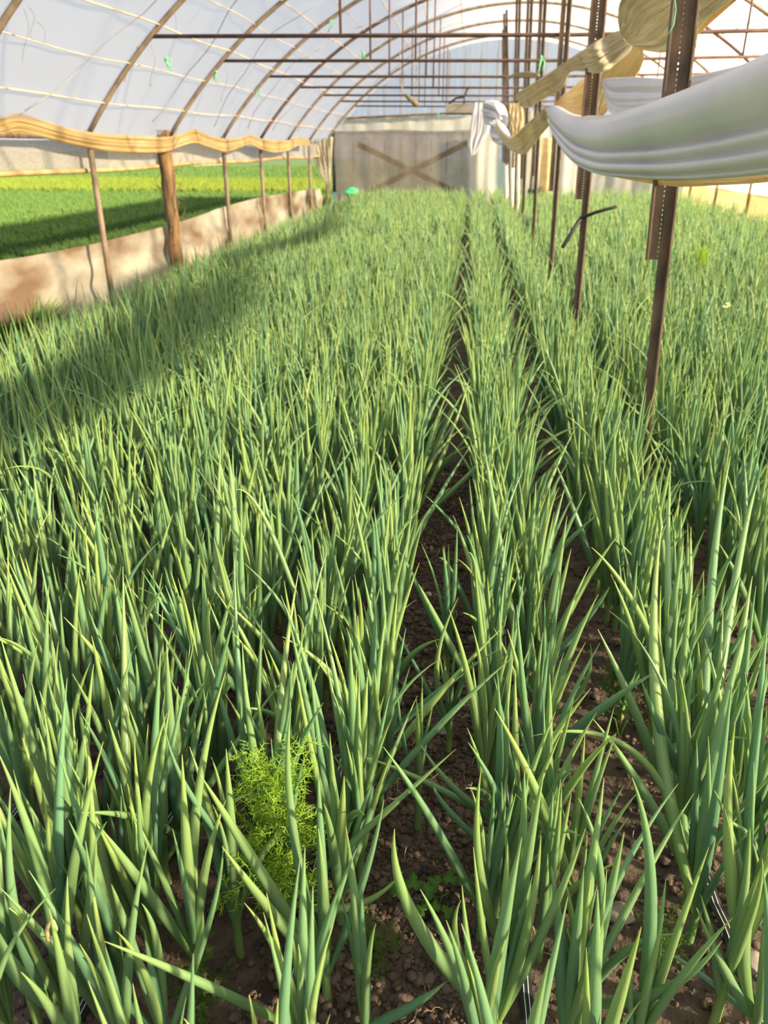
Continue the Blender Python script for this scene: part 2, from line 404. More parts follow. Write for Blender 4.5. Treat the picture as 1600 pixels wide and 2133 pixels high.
# ------------------------------------------------------------------ arches
ordn = ['nearest', 'second', 'third', 'fourth', 'fifth', 'sixth', 'seventh', 'eighth', 'ninth', 'tenth', 'eleventh', 'twelfth', 'thirteenth', 'fourteenth', 'fifteenth']
TIE_Z = 2.36
ut = arch_u_at_z(TIE_Z)
first_seen = next(i for i, Y in enumerate(ARCH_Y) if Y > 7)
for i, Y in enumerate(ARCH_Y):
    if i < first_seen - 2: continue
    seen = i - first_seen
    o = empty('greenhouse_arch', (XL, Y, 0))
    lab = ('curved steel roof arch overhead, %s from the camera end' % ordn[max(0, seen + 2)])
    if seen == len(ARCH_Y) - first_seen - 1: lab = 'curved steel roof arch farthest away, right in front of the end wall'
    tag(o, lab, 'roof arch', 'steel arches carrying the plastic roof')
    off = Vector((-XL, -Y, 0))
    red = seen in (3, 7, 9)
    a = MB(); a.tube([arch_pt(-1 + 2 * k / 48, Y) + off for k in range(49)], 0.024, 8)
    a.build('arch_tube', M['rust_red'] if red else M['pipe'], o, True)
    tb = MB(); l_, r_ = arch_pt(-ut, Y), arch_pt(ut, Y)
    tb.tube([l_ + off, (l_ + r_) / 2 + off + Vector((0, 0, -0.03)), r_ + off], 0.016, 6)
    tb.build('tie_bar', M['rust_red'], o, True)
    for X in ((-1.15, -0.66, 2.75) if seen >= 1 else ((-1.15, 2.75) if seen == 0 else ())):
        hb = MB(); u = math.asin((X - XC) / _rad) / _amax
        hb.tube([Vector((X, Y, TIE_Z - 0.02)) + off, arch_pt(u, Y) + off], 0.012, 6)
        hb.build('hanger', M['rust_red'], o, True)
    for X in (XL, XR):
        if seen == 1 and X == XL: continue          # here the wooden post stands
        pb = MB(); pb.tube([Vector((X, Y, -0.05)) + off, Vector((X, Y, 0.8)) + off, Vector((X, Y, EAVE + 0.03)) + off], 0.030, 8)
        pb.build('side_post', M['pipe'], o, True)

# thick bark covered post at the left wall
wp = MB()
pts, rs = [], []
for k in range(16):
    z = -0.05 + k * 0.115
    pts.append((XL - 0.02 + 0.006 * math.sin(k * 1.3), 9.45, z)); rs.append(0.078 + 0.005 * math.sin(k * 2.1) + 0.006 * math.sin(k * 0.7))
wp.tube(pts, rs, 14)
o = wp.build('wooden_post', M['bark'], None, True)
tag(o, 'thick rough brown wooden post in the left wall, wider than its neighbours', 'post')
tw = MB()
for k in range(26):
    a0 = random.uniform(0, 6.28); z = random.uniform(0.2, 1.5)
    p = Vector((XL - 0.02 + 0.085 * math.cos(a0), 9.45 + 0.085 * math.sin(a0), z))
    q = p + Vector((0.10 * math.cos(a0), 0.10 * math.sin(a0), random.uniform(-0.12, 0.25)))
    tw.tube([p, (p + q) / 2 + Vector((0, 0, random.uniform(-.03, .03))), q], [0.004, 0.003, 0.002], 4)
tw.build('dry_twigs', M['bark'], o)['kind'] = 'stuff'

# strings along the roof
def string(name, pts, r, mat, label, cat, group=None):
    m = MB(); m.tube(pts, r, 5)
    return tag(m.build(name, mat, None, True), label, cat, group)
us = [-0.93, -0.85, -0.77, -0.69, -0.61, -0.53, -0.44, -0.34, -0.22, 0.14, 0.30, 0.46, 0.58, 0.68, 0.78, 0.88]
for k, u in enumerate(us):
    pts = []
    for j in range(60):
        Y = 2.0 + j * (18.6 / 59)
        pts.append(arch_pt(u + 0.003 * math.sin(Y * 0.6 + k) + 0.002 * math.sin(Y * 2.3 + 2 * k), Y, 0.002 - 0.010 * abs(math.sin((Y - 7.5) * math.pi / 2.1))))
    side = 'left eave' if u < 0 else 'right eave'
    n = k if u < 0 else len(us) - 1 - k
    string('roof_string', pts, 0.0045 if k % 2 else 0.007, M['twine'], 'tan string running lengthwise under the roof film, %s up from the %s' % (['lowest', 'second', 'third', 'fourth', 'fifth', 'sixth', 'seventh', 'eighth', 'ninth'][n], side), 'string', 'tan strings along the roof')
for k in range(7):                                      # grey wires looping between the arches
    Y0 = 6.2 + 2.1 * k
    pts = []
    for j in range(30):
        u = -0.96 + 0.75 * j / 29
        pts.append(arch_pt(u, Y0 + 0.5 * math.sin(j * 0.22 + k) + 0.035 * j, -0.02 - 0.02 * math.sin(j * 0.9 + k)))
    string('roof_wire', pts, 0.004, M['wire'], 'thin grey wire slanting across the roof film between the %s and next arch' % ordn[k + 1], 'wire', 'grey wires under the roof film')
# loose ends dangling
dang = [((50, 20), (55, 128), 6.4, 'limp grey wire dangling from the roof at the upper left, straight one'), ((60, 15), (72, 78), 6.5, 'grey wire with a hooked end dangling at the upper left'),
        ((362, 20), (358, 135), 8.4, 'grey wire dangling under the second visible arch'), ((315, 95), (320, 180), 7.5, 'wire end hanging from the nearest visible tie bar'),
        ((285, 95), (265, 170), 7.5, 'short wire slanting down from the left end of the nearest tie bar'), ((470, 140), (466, 210), 9.6, 'short wire end hanging below the second visible tie bar')]
for (a, b_, D, lab) in dang:
    p, q = at_y(*a, D), at_y(*b_, D)
    pts = [p.lerp(q, t) + Vector((0.03 * math.sin(5 * t), 0, 0)) for t in np.linspace(0, 1, 10)]
    if 'hooked' in lab: pts += [q + Vector((0.03, 0, -0.04)), q + Vector((0.08, 0, -0.03)), q + Vector((0.09, 0, 0.06)), q + Vector((0.04, 0, 0.1))]
    string('hanging_wire', pts, 0.004, M['wire'], lab, 'wire', 'loose wire ends hanging from the roof')
gt = [(346, 122, 7.5, 'left of the nearest visible tie bar'), (450, 150, 9.6, 'at the left end of the second visible tie bar'), (537, 185, 11.7, 'at the left end of the third visible tie bar'), (690, 42, 11.7, 'high on the reddish arch'), (755, 105, 13.8, 'on the arch near the top centre'), (912, 235, 19.0, 'beside the grey trough at the far end'), (1128, 120, 9.0, 'between the iron posts')]
for (px, py, D, lab) in gt:
    p = at_y(px, py, D); m = MB()
    for k in range(4):
        q = p + Vector((random.uniform(-.05, .05), random.uniform(-.03, .03), -random.uniform(.04, .16)))
        m.tube([p, (p + q) / 2 + Vector((random.uniform(-.03, .03), 0, 0.02)), q], 0.006, 4)
    m.blob(p, 0.018, 1, 0.3)
    tag(m.build('green_twine', M['green_twine'], None, True), 'knot of green twine ' + lab, 'twine', 'green twine knots on the frame')
p = [at_y(1405, -10, 2.95), at_y(1408, 20, 2.95), at_y(1403, 52, 2.95), at_y(1392, 72, 2.95)]
string('green_twine', p, 0.0022, M['green_twine'], 'long loose strand of green twine hanging beside the nearest iron post', 'twine')

# ------------------------------------------------------------------ iron posts along the middle
posts = [  # pixel of a low and a high point, distance, lower end of the short bar (pixel y)
    ((1352, 800), (1440, 0), 3.1, 540, 1.0), ((1203, 600), (1255, 0), 5.3, 415, 1.0), ((1148, 530), (1180, 80), 7.46, 398, 0.8), ((1111, 470), (1130, 100), 10.0, 367, 0.7),
    ((1089, 436), (1103, 100), 12.0, 372, 0.7), ((1072, 420), (1080, 100), 14.2, 350, 0.6), ((1061, 412), (1056, 100), 16.3, 345, 0.6), ((1052, 405), (1052, 150), 18.4, 338, 0.6)]
for i, (lo, hi, D, ys_, sc_) in enumerate(posts):
    a, b_ = at_y(*lo, D), at_y(*hi, D)
    d = (b_ - a) / (b_.z - a.z)
    base = a + d * (-0.05 - a.z)
    top = a + d * (3.70 - a.z)
    ztop = 3.72 - base.z
    o = empty('iron_post', base)
    tag(o, ('rusty iron post in the middle line, %s' % ['nearest to the camera, with a ribbed edge', 'second from the camera, with a black rod', 'third from the camera, at the swag knot', 'fourth from the camera', 'fifth from the camera', 'sixth from the camera', 'seventh from the camera', 'last before the end wall'][i]), 'post', 'iron posts along the middle of the tunnel')
    T = top - base
    w = 0.034 if i < 2 else 0.03
    m = MB()                                          # long angle iron: two flanges
    n1 = Vector((1, 0, 0)); n2 = Vector((0, 1, 0))
    m.bar(Vector((0, 0, 0)), T, w, 0.006, (0, 1, 0)); m.bar(n1 * (w / 2) + n2 * (-w / 2), T + n1 * (w / 2) + n2 * (-w / 2), 0.006, w, (0, 1, 0))
    m.build('upright', M['rust'], o)
    m = MB()                                          # ribbed bar welded to the right edge
    L = T.length; q = []
    nrib = int(L / 0.012) if i < 2 else int(L / 0.05)
    pts, rs = [], []
    for k in range(nrib):
        pts.append(T * (k / (nrib - 1)) + n1 * (w / 2 + 0.006) + n2 * 0.004); rs.append(0.0085 if k % 2 else 0.0065)
    m.tube(pts, rs, 6)
    m.build('ribbed_bar', M['rust'], o)
    zs = at_y(lo[0] - 10, ys_, D).z
    s = T * ((zs - base.z) / T.z)
    m = MB()
    left = n1 * (-w / 2 - 0.026)
    m.bar(s + left, T * 0.985 + left, 0.040, 0.012, (0, 1, 0)); m.bar(s + left + n1 * -0.017 + n2 * -0.018, T * 0.985 + left + n1 * -0.017 + n2 * -0.018, 0.006, 0.03, (0, 1, 0))
    if i < 2:
        for k in range(int((T - s).length * 0.985 / 0.016)):
            p = s + left + n1 * 0.021 + (T - s).normalized() * (0.016 * k)
            m.bar(p, p + (T - s).normalized() * 0.009, 0.007, 0.014, (0, 1, 0))
    m.build('short_bar', M['rust'], o)
o = MB(); o.tube([at_y(1172, 515, 5.15), at_y(1205, 462, 5.26), at_y(1212, 452, 5.27)], [0.012, 0.014, 0.012], 6)
o.tube([at_y(1208, 455, 5.27), at_y(1245, 441, 5.22), at_y(1285, 430, 5.15)], 0.010, 6)
tag(o.build('bent_rod', M['black'], None, True), 'bent black rod tied across the second iron post', 'rod')
for i, (x, y0, y1, D, r) in enumerate([(1068, 300, 400, 15.6, 0.05), (1055, 340, 405, 17.2, 0.045), (1081, 306, 398, 15.0, 0.022)]):
    m = MB(); p, q = at_y(x, y0, D), at_y(x, y1, D)
    m.tube([(q.x, D, 0), (q.x, D, 0.6), (p.x, D, p.z)], r, 10)
    tag(m.build('white_pipe', M['pvc'], None, True), ['thick cream white pipe standing beside the far iron posts', 'cream white pipe standing left of the thick one at the far end', 'slim cream pipe standing right of the thick white pipe'][i], 'pipe')

# ------------------------------------------------------------------ draped sheets
def catmull(P, n):
    P = [np.array(p, float) for p in P]
    P = [2 * P[0] - P[1]] + P + [2 * P[-1] - P[-2]]
    out = []
    segs = len(P) - 3
    for t in np.linspace(0, segs - 1e-6, n):
        i = int(t); f = t - i
        a, b_, c, d = P[i:i + 4]
        out.append(0.5 * (2 * b_ + (c - a) * f + (2 * a - 5 * b_ + 4 * c - d) * f ** 2 + (3 * b_ - a - 3 * c + d) * f ** 3))
    return np.array(out)
def drape(name, stations, mat, rolls, n=90, ns=44, depth=0.5, front=(-1, -0.35, 0), back=0.25, wob=0.0, seed=0, parent=None, pleat=0.0, npl=6):
    """A bunched sheet hanging along stations (top point, bottom point). rolls: [(s_end, bulge)] from top to bottom; its back side is a shallower curve, so it is a closed bundle."""
    top = catmull([s[0] for s in stations], n); bot = catmull([s[1] for s in stations], n)
    fr = Vector(front).normalized(); fr = np.array(fr)
    rr = np.random.default_rng(seed); ph = rr.random(8) * 6.28
    prof = []
    s0 = 0.0
    ss = np.linspace(0, 1, ns)
    bul = np.zeros(ns)
    for s1, bg in rolls:
        k = (ss >= s0) & (ss <= s1)
        bul[k] = bg * np.sqrt(np.clip(1 - ((ss[k] - (s0 + s1) / 2) / ((s1 - s0) / 2)) ** 2, 0, 1)) ** 0.8
        s0 = s1
    V = []
    for i in range(n):
        t = i / (n - 1)
        a, b_ = top[i], bot[i]
        hgt = np.linalg.norm(b_ - a)
        for j in range(ns):
            w = wob * hgt * (math.sin(23 * ss[j] + ph[0] + 5 * t) + 0.7 * math.sin(41 * ss[j] + ph[1] - 9 * t) + 0.5 * math.sin(13 * t + ph[2] + 17 * ss[j]))
            if pleat:
                q = ss[j] + 0.05 * math.sin(3.1 * t + ph[3]) + 0.03 * math.sin(9 * t + ph[4])
                w += pleat * hgt * ((abs(math.sin(math.pi * npl * q + ph[5])) ** 0.6) + 0.5 * abs(math.sin(math.pi * 1.7 * npl * q + ph[6] + 2 * t)) ** 0.7 - 0.9)
            V.append(a + (b_ - a) * ss[j] + fr * (depth * hgt * bul[j] + w))
        for j in range(ns - 2, 0, -1):
            V.append(a + (b_ - a) * ss[j] - fr * back * hgt * math.sqrt(max(0, 1 - (2 * ss[j] - 1) ** 2)))
    K = 2 * ns - 2
    ii = np.arange(n * K).reshape(n, K)
    jn = np.roll(ii, -1, axis=1)
    Q = np.stack([ii[:-1], jn[:-1], jn[1:], ii[1:]], -1).reshape(-1, 4)
    su = np.concatenate([np.linspace(0, 1, ns), np.linspace(1, 0, ns)[1:-1]])
    U = np.stack([np.tile(su, n), np.repeat(np.linspace(0, 1, n), K)], -1)
    return np_mesh(name, np.array(V), Q, mat, U, parent=parent)
def ST(lst):
    return [(at_y(*t, D), at_y(*b_, D)) for t, b_, D in lst]

A = ST([((1139, 224), (1145, 240), 6.75), ((1160, 220), (1152, 275), 6.3), ((1198, 238), (1168, 305), 5.8), ((1235, 241), (1196, 338), 5.1), ((1285, 237), (1242, 362), 4.25), ((1345, 220), (1312, 371), 3.45), ((1420, 193), (1402, 376), 2.80), ((1510, 158), (1500, 372), 2.30), ((1600, 118), (1605, 362), 1.95), ((1720, 60), (1730, 342), 1.62), ((1900, -40), (1900, 330), 1.33)])
o = drape('plastic_swag', A, M['white_film'], [(0.60, 0.50), (0.77, 0.30), (0.93, 0.26), (1.0, 0.10)], n=120, ns=90, depth=0.62, back=0.10, wob=0.0012, seed=1)
tag(o, 'large white plastic sheet hanging in a folded swag in front of the nearest iron posts', 'plastic sheet')
Ah = ST([((1242, 356), (1246, 361), 4.35), ((1300, 356), (1306, 374), 3.65), ((1400, 362), (1400, 388), 2.90), ((1500, 356), (1498, 386), 2.40), ((1605, 344), (1605, 379), 2.03), ((1730, 320), (1730, 360), 1.70)])
o2 = drape('hem', Ah, M['amber_film'], [(0.5, 0.3), (1.0, 0.3)], n=90, ns=24, depth=0.4, back=0.2, wob=0.02, seed=21, parent=o)
o2['label'] = 'cream yellow lower edge'
Bq = ST([((1254, 166), (1256, 180), 5.1), ((1275, 162), (1272, 235), 4.7), ((1320, 160), (1310, 250), 4.2), ((1400, 163), (1395, 240), 3.5), ((1500, 146), (1500, 225), 2.9), ((1600, 118), (1600, 205), 2.45), ((1720, 60), (1720, 150), 2.05)])
o = drape('plastic_swag', Bq, M['white_film'], [(0.35, 0.2), (0.7, 0.22), (1.0, 0.15)], n=80, depth=0.4, back=0.1, wob=0.002, seed=2, pleat=0.03, npl=4)
tag(o, 'pale plastic sheet stretched behind the nearest iron post, above the large white swag', 'plastic sheet')
C1 = ST([((1303, 80), (1316, 97), 4.8), ((1298, 62), (1305, 112), 4.82), ((1268, 74), (1282, 132), 4.85), ((1232, 96), (1252, 152), 4.9), ((1203, 114), (1218, 149), 5.5), ((1178, 130), (1186, 152), 6.1), ((1152, 149), (1168, 186), 6.4), ((1116, 171), (1132, 206), 7.0), ((1086, 190), (1098, 224), 7.8), ((1078, 200), (1084, 220), 8.1)])
o = drape('plastic_swag', C1, M['cream_film'], [(0.3, 0.35), (0.55, 0.3), (0.8, 0.3), (1.0, 0.2)], n=110, ns=90, depth=0.6, back=0.3, wob=0.006, seed=3, pleat=0.12, npl=4)
tag(o, 'twisted cream plastic sheet stretched from the knot down across the second iron post', 'plastic sheet')
C2 = ST([((1306, 84), (1318, 96), 4.75), ((1299, 62), (1335, 100), 4.6), ((1305, 25), (1385, 108), 4.4), ((1325, -15), (1425, 88), 4.1), ((1390, -55), (1470, 40), 3.8), ((1480, -110), (1540, -12), 3.4), ((1600, -190), (1640, -80), 3.0)])
o = drape('plastic_swag', C2, M['cream_film'], [(0.22, 0.35), (0.4, 0.28), (0.62, 0.3), (0.82, 0.25), (1.0, 0.15)], n=100, ns=110, depth=0.5, back=0.25, wob=0.006, seed=4, pleat=0.13, npl=6)
tag(o, 'thick gathered cream plastic bundle rising to the top right behind the nearest post', 'plastic sheet')
C3 = ST([((1325, 96), (1332, 104), 4.72), ((1372, 86), (1385, 110), 4.5), ((1415, 72), (1430, 92), 4.25), ((1470, 22), (1482, 46), 3.9), ((1540, -42), (1548, -12), 3.5)])
o2 = drape('glow_fold', C3, M['yellow_film'], [(0.5, 0.5), (1.0, 0.5)], n=50, ns=24, depth=0.4, back=0.3, wob=0.02, seed=22, parent=o)  # added layer: sun glow through the bundle put into its yellow colour
o2['label'] = 'lower fold with backlit glow painted in yellow'
E1 = ST([((1306, 95), (1340, 97), 5.15), ((1272, 128), (1340, 130), 5.5), ((1252, 160), (1322, 165), 5.7), ((1246, 200), (1288, 205), 5.75), ((1240, 245), (1258, 240), 5.8)])
o = drape('plastic_swag', E1, M['amber_film'], [(0.25, 0.2), (0.5, 0.25), (0.7, 0.2), (1.0, 0.2)], n=70, depth=0.3, back=0.08, wob=0.004, seed=5, pleat=0.05, npl=6, front=(-0.4, -1, 0))
tag(o, 'amber plastic sheet hanging down from the knot behind the second iron post', 'plastic sheet')
E2 = ST([((1238, 150), (1252, 200), 6.2), ((1215, 165), (1235, 240), 6.4), ((1195, 182), (1205, 240), 6.7), ((1178, 195), (1170, 228), 7.1), ((1160, 212), (1152, 226), 7.2)])
o = drape('plastic_swag', E2, M['amber_film'], [(0.3, 0.3), (0.6, 0.25), (1.0, 0.3)], n=60, depth=0.4, back=0.15, wob=0.02, seed=6)
tag(o, 'amber plastic sheet sagging between the second and third iron posts', 'plastic sheet')
D1 = ST([((1140, 222), (1148, 258), 6.9), ((1120, 240), (1127, 280), 7.4), ((1096, 262), (1112, 300), 8.0), ((1076, 282), (1090, 322), 8.6), ((1062, 284), (1064, 312), 10.4), ((1045, 268), (1046, 290), 12.5), ((1036, 248), (1036, 275), 14.5)])
o = drape('plastic_swag', D1, M['cream_film'], [(0.3, 0.35), (0.6, 0.3), (1.0, 0.3)], n=80, depth=0.5, back=0.2, wob=0.003, seed=7, ns=80, pleat=0.11, npl=5)
tag(o, 'greenish white plastic sheet sagging from the third iron post towards the far posts', 'plastic sheet')
D2 = ST([((1008, 214), (1008, 225), 16.4), ((1022, 208), (1016, 258), 16.2), ((1040, 214), (1036, 262), 16.0), ((1050, 238), (1048, 268), 15.9)])
o = drape('plastic_swag', D2, M['white_film'], [(0.35, 0.5), (0.7, 0.5), (1.0, 0.4)], n=50, depth=0.6, back=0.4, wob=0.025, seed=8)
tag(o, 'crumpled white plastic wad caught on the far iron posts', 'plastic sheet')
D4 = ST([((1024, 256), (1024, 270), 15.7), ((1032, 250), (1034, 296), 15.6), ((1046, 262), (1048, 302), 15.5), ((1056, 280), (1058, 296), 15.4)])
o = drape('plastic_swag', D4, M['white_film'], [(0.4, 0.5), (1.0, 0.5)], n=40, depth=0.5, back=0.4, wob=0.04, seed=18)
tag(o, 'smaller white plastic fold hanging below the crumpled wad', 'plastic sheet')
D3 = ST([((986, 214), (1018, 212), 17.1), ((983, 240), (1024, 238), 17.1), ((978, 275), (1020, 270), 17.1), ((974, 300), (1010, 292), 17.1), ((980, 325), (990, 322), 17.1)])
o = drape('plastic_swag', D3, M['white_film'], [(0.3, 0.3), (0.6, 0.35), (1.0, 0.3)], n=50, depth=0.3, back=0.15, wob=0.012, seed=9, front=(0, -1, 0))
tag(o, 'grey white plastic sheet hanging down beside the grey trough', 'plastic sheet')
E3 = ST([((1062, 215), (1088, 215), 9.4), ((1060, 240), (1092, 240), 9.4), ((1062, 262), (1090, 268), 9.4), ((1066, 285), (1080, 288), 9.4)])
o = drape('plastic_swag', E3, M['amber_film'], [(0.4, 0.3), (0.7, 0.3), (1.0, 0.3)], n=40, depth=0.3, back=0.15, wob=0.03, seed=10, front=(0, -1, 0))
tag(o, 'amber plastic scrap hanging between the fourth and fifth iron posts', 'plastic sheet')
E4 = ST([((1056, 160), (1058, 166), 9.9), ((1075, 152), (1078, 160), 9.7), ((1100, 149), (1102, 158), 9.5), ((1122, 153), (1124, 160), 9.3)])
o = drape('plastic_scrap', E4, M['cream_film'], [(1.0, 0.4)], n=30, ns=14, depth=0.5, back=0.4, wob=0.03, seed=12)
tag(o, 'narrow cream plastic scrap lying over a wire near the fourth iron post', 'plastic sheet')

string('support_wire', [at_y(1060, 216, 16.28), at_y(1035, 215, 16.3), at_y(1005, 214, 17.0), at_y(975, 210, 17.4)], 0.006, M['wire'], 'thin wire carrying the white plastic beside the grey trough', 'wire')
# eave curtain on the left
def DL(px, X): return 1764 * (-X) / (985 - px)
evt = [(-120, 262, 300), (-60, 250, 290), (0, 242, 287), (37, 234, 279), (90, 250, 288), (150, 268, 302), (220, 279, 315), (290, 282, 320), (345, 285, 317), (382, 277, 304), (405, 269, 300), (435, 282, 308), (470, 289, 318), (500, 287, 308), (521, 281, 301), (545, 289, 312), (572, 292, 318), (600, 292, 314), (622, 286, 303), (645, 291, 304)]
L = []
for (px, yt, yb) in evt:
    D = DL(px, -3.36)
    L.append((at_y(px, yt, D), at_y(px, yb, D)))
o = drape('eave_curtain', L, M['yellow_film'], [(0.30, 0.22), (0.48, 0.15), (0.75, 0.3), (1.0, 0.25)], n=260, ns=60, depth=0.4, back=0.12, wob=0.008, seed=13, pleat=0.06, npl=4, front=(1, -0.25, 0))
tag(o, 'yellowed plastic side curtain rolled up in swags along the left eave', 'curtain')
Tq = ST([((640, 292), (694, 285), 19.6), ((645, 310), (692, 315), 19.7), ((660, 345), (690, 345), 19.8), ((672, 372), (689, 372), 19.8), ((683, 390), (689, 405), 19.8)])
o = drape('corner_curtain', Tq, M['cream_film'], [(0.3, 0.2), (0.6, 0.2), (1.0, 0.2)], n=40, depth=0.2, back=0.05, wob=0.02, seed=14, front=(0.3, -1, 0))
tag(o, 'cream plastic curtain corner hanging in a triangle at the far left corner', 'curtain')

# low stained sheet along the left wall
pts_top = [(-140, 560), (0, 543), (100, 527), (200, 506), (300, 482), (365, 465), (420, 447), (470, 430), (548, 410), (600, 402), (640, 395), (668, 392)]
TL = []
for px, py in pts_top:
    D = DL(px, -3.46); p = at_y(px, py, D); TL.append((p.x, p.y, p.z))
tl = catmull(TL, 220)
V = []; ns = 26
for i, p in enumerate(tl):
    for j in range(ns):
        s = j / (ns - 1)
        off = 0.030 * math.sin(6.0 * s + 0.9 * p[1] + 1.4 * math.sin(p[1] * 1.7)) + 0.018 * math.sin(13 * s - 2.1 * p[1]) + 0.03 * math.sin(3 * p[1])* s + 0.05 * s
        V.append((p[0] + off * (0.3 + s), p[1], p[2] * (1 - s) - 0.03 * s))
ii = np.arange(220 * ns).reshape(220, ns)
Q = np.stack([ii[:-1, :-1], ii[:-1, 1:], ii[1:, 1:], ii[1:, :-1]], -1).reshape(-1, 4)
tag(np_mesh('side_sheet', np.array(V), Q, M['stained_film']), 'low cream plastic sheet with brown soil stains along the left wall', 'plastic sheet')
# net strip and rail outside the left wall
m = MB()
N = 40
Ys = np.linspace(3.5, 20.8, N)
vs = [(-3.62 - 0.02 * math.sin(Y * 2), Y, z + 0.012 * math.sin(Y * 1.7)) for Y in Ys for z in (1.30, 1.42, 1.56)]
m.add(vs, [(i * 3 + j, i * 3 + j + 1, i * 3 + j + 4, i * 3 + j + 3) for i in range(N - 1) for j in range(2)])
tag(m.build('net_strip', M['net'], None, True), 'grey insect net strip hanging outside below the yellowed eave curtain', 'net')
m = MB(); m.tube([(-3.60, Y, 1.30 + 0.010 * math.sin(Y * 1.3)) for Y in np.linspace(3.5, 20.8, 40)], 0.022, 8)
tag(m.build('net_rail', M['beam'], None, True), 'light brown rail along the lower edge of the grey net strip', 'rail')
m = MB(); m.tube([(XL + 0.02, Y, 1.575) for Y in (3.5, 7.4)] , 0.016, 8)
tag(m.build('eave_pipe', M['rust'], None, True), 'dark iron pipe behind the yellowed eave curtain at the left edge', 'pipe')
# right side wall
m = MB()
Ys = np.linspace(2, 20.9, 60)
vs = [(XR + 0.02 + 0.03 * math.sin(Y * 3 + 5 * k), Y, z) for Y in Ys for k, z in enumerate((-0.03, 0.25, 0.5, 0.72))]
m.add(vs, [(i * 4 + j, i * 4 + j + 1, i * 4 + j + 5, i * 4 + j + 4) for i in range(59) for j in range(3)])
tag(m.build('side_sheet', M['gold_sheet'], None, True), 'low golden plastic sheet along the right wall beyond the onions', 'plastic sheet')
m = MB()
vs = [(XR + 0.05 + 0.02 * math.sin(Y * 2.2 + 3 * k), Y, z) for Y in Ys for k, z in enumerate((0.72, 1.0, 1.3, 1.62))]
m.add(vs, [(i * 4 + j, i * 4 + j + 1, i * 4 + j + 5, i * 4 + j + 4) for i in range(59) for j in range(3)])
tag(m.build('wall_right', M['roof'], None, True), 'translucent white film closing the right side', 'wall', kind='structure')

# ------------------------------------------------------------------ end wall furniture
def sheet(name, x0, x1, z0, z1, Y, mat, nx=40, nz=14, amp=0.03, freq=9, seed=0):
    V = []
    for i in range(nx + 1):
        x = x0 + (x1 - x0) * i / nx
        for j in range(nz + 1):
            s = j / nz
            V.append((x + 0.02 * math.sin(5 * s + seed), Y + amp * math.sin(freq * x + seed + 1.5 * s) + amp * 0.6 * math.sin(2.3 * freq * x + seed), z0 + (z1 - z0) * s + (0.02 * math.sin(3 * x + seed) if j == nz else 0)))
    ii = np.arange((nx + 1) * (nz + 1)).reshape(nx + 1, nz + 1)
    Q = np.stack([ii[:-1, :-1], ii[1:, :-1], ii[1:, 1:], ii[:-1, 1:]], -1).reshape(-1, 4)
    return np_mesh(name, np.array(V), Q, mat)
def zx(px, py, D):
    p = at_y(px, py, D); return p.x, p.z
x0, z1 = zx(697, 272, 20.6); x1, _ = zx(987, 272, 20.6)
o = sheet('net_curtain', x0, x1, 0.02, z1, 20.6, M['brown_net'], amp=0.010, seed=1)
tag(o, 'brown grey net curtain covering the lower end wall, crossed timbers showing through', 'curtain')
m = MB()
m.bar(at_y(745, 300, 20.75), at_y(945, 398, 20.75), 0.13, 0.05, (0, 1, 0)); m.bar(at_y(770, 400, 20.78), at_y(985, 292, 20.78), 0.13, 0.05, (0, 1, 0))
tag(m.build('cross_brace', M['black']), 'dark crossed timbers behind the net curtain of the end wall', 'brace')
m = MB(); m.tube([at_y(697, 400, 20.4), at_y(696, 340, 20.4), at_y(694, 270, 20.4)], 0.045, 8)
tag(m.build('end_post', M['black'], None, True), 'dark post at the left edge of the brown net curtain', 'post')
x0, z1 = zx(985, 262, 20.3); x1, _ = zx(1042, 300, 20.3)
tag(sheet('hanging_sheet', x0, x1, 0.02, z1, 20.3, M['pale_sheet'], nx=16, seed=2), 'pale plastic sheet hanging at the end wall right of the net curtain', 'plastic sheet')
x0, _ = zx(1064, 300, 20.5); x1, z1 = zx(1235, 232, 20.5)
tag(sheet('hanging_sheet', x0, x1, 0.02, z1, 20.5, M['pale_sheet'], seed=3), 'wide pale plastic sheet covering the end wall behind the iron posts', 'plastic sheet')
x0, z1 = zx(1237, 330, 20.5); x1, _ = zx(1420, 330, 20.5)
tag(sheet('hanging_sheet', x0, x1, 0.02, z1, 20.5, M['net'], seed=4), 'grey sheet on the end wall seen under the large white swag', 'plastic sheet')
x0, z1 = zx(1128, 285, 20.0); x1, _ = zx(1152, 285, 20.0)
tag(sheet('hanging_sheet', x0, x1, 0.02, z1, 20.0, M['yellow_film'], nx=12, amp=0.05, freq=14, seed=5), 'narrow amber sheet hanging behind the third iron post', 'plastic sheet')
x0, z0 = zx(700, 268, 20.8); x1, z1 = zx(985, 240, 20.8)
tag(sheet('white_band', x0, x1, z0 - 0.05, z1, 20.8, M['pale_sheet'], nz=4, amp=0.01, seed=6), 'white plastic band on the end wall between the crossbar and the net', 'plastic sheet')
m = MB(); m.bar(at_y(712, 247, 20.72), at_y(985, 234, 20.72), 0.05, 0.05)
tag(m.build('crossbar', M['rust'], None), 'dark horizontal bar across the end wall above the white band', 'bar')
for k in range(15):
    px = 735 + 33 * k
    p = at_y(px, 245, 20.85)
    u = math.asin((p.x - XC) / _rad) / _amax
    m = MB(); m.tube([(p.x, 20.85, 0.9), (p.x, 20.85, arch_pt(u, 20.85).z - 0.03)], 0.012, 5)
    tag(m.build('gable_rod', M['wood'] if k % 3 == 0 else M['wire'], None, True), 'thin upright rod of the end wall, %s counted from its left end' % (ordn + ['sixteenth'])[k].replace('nearest', 'first'), 'rod', 'upright rods of the end wall')
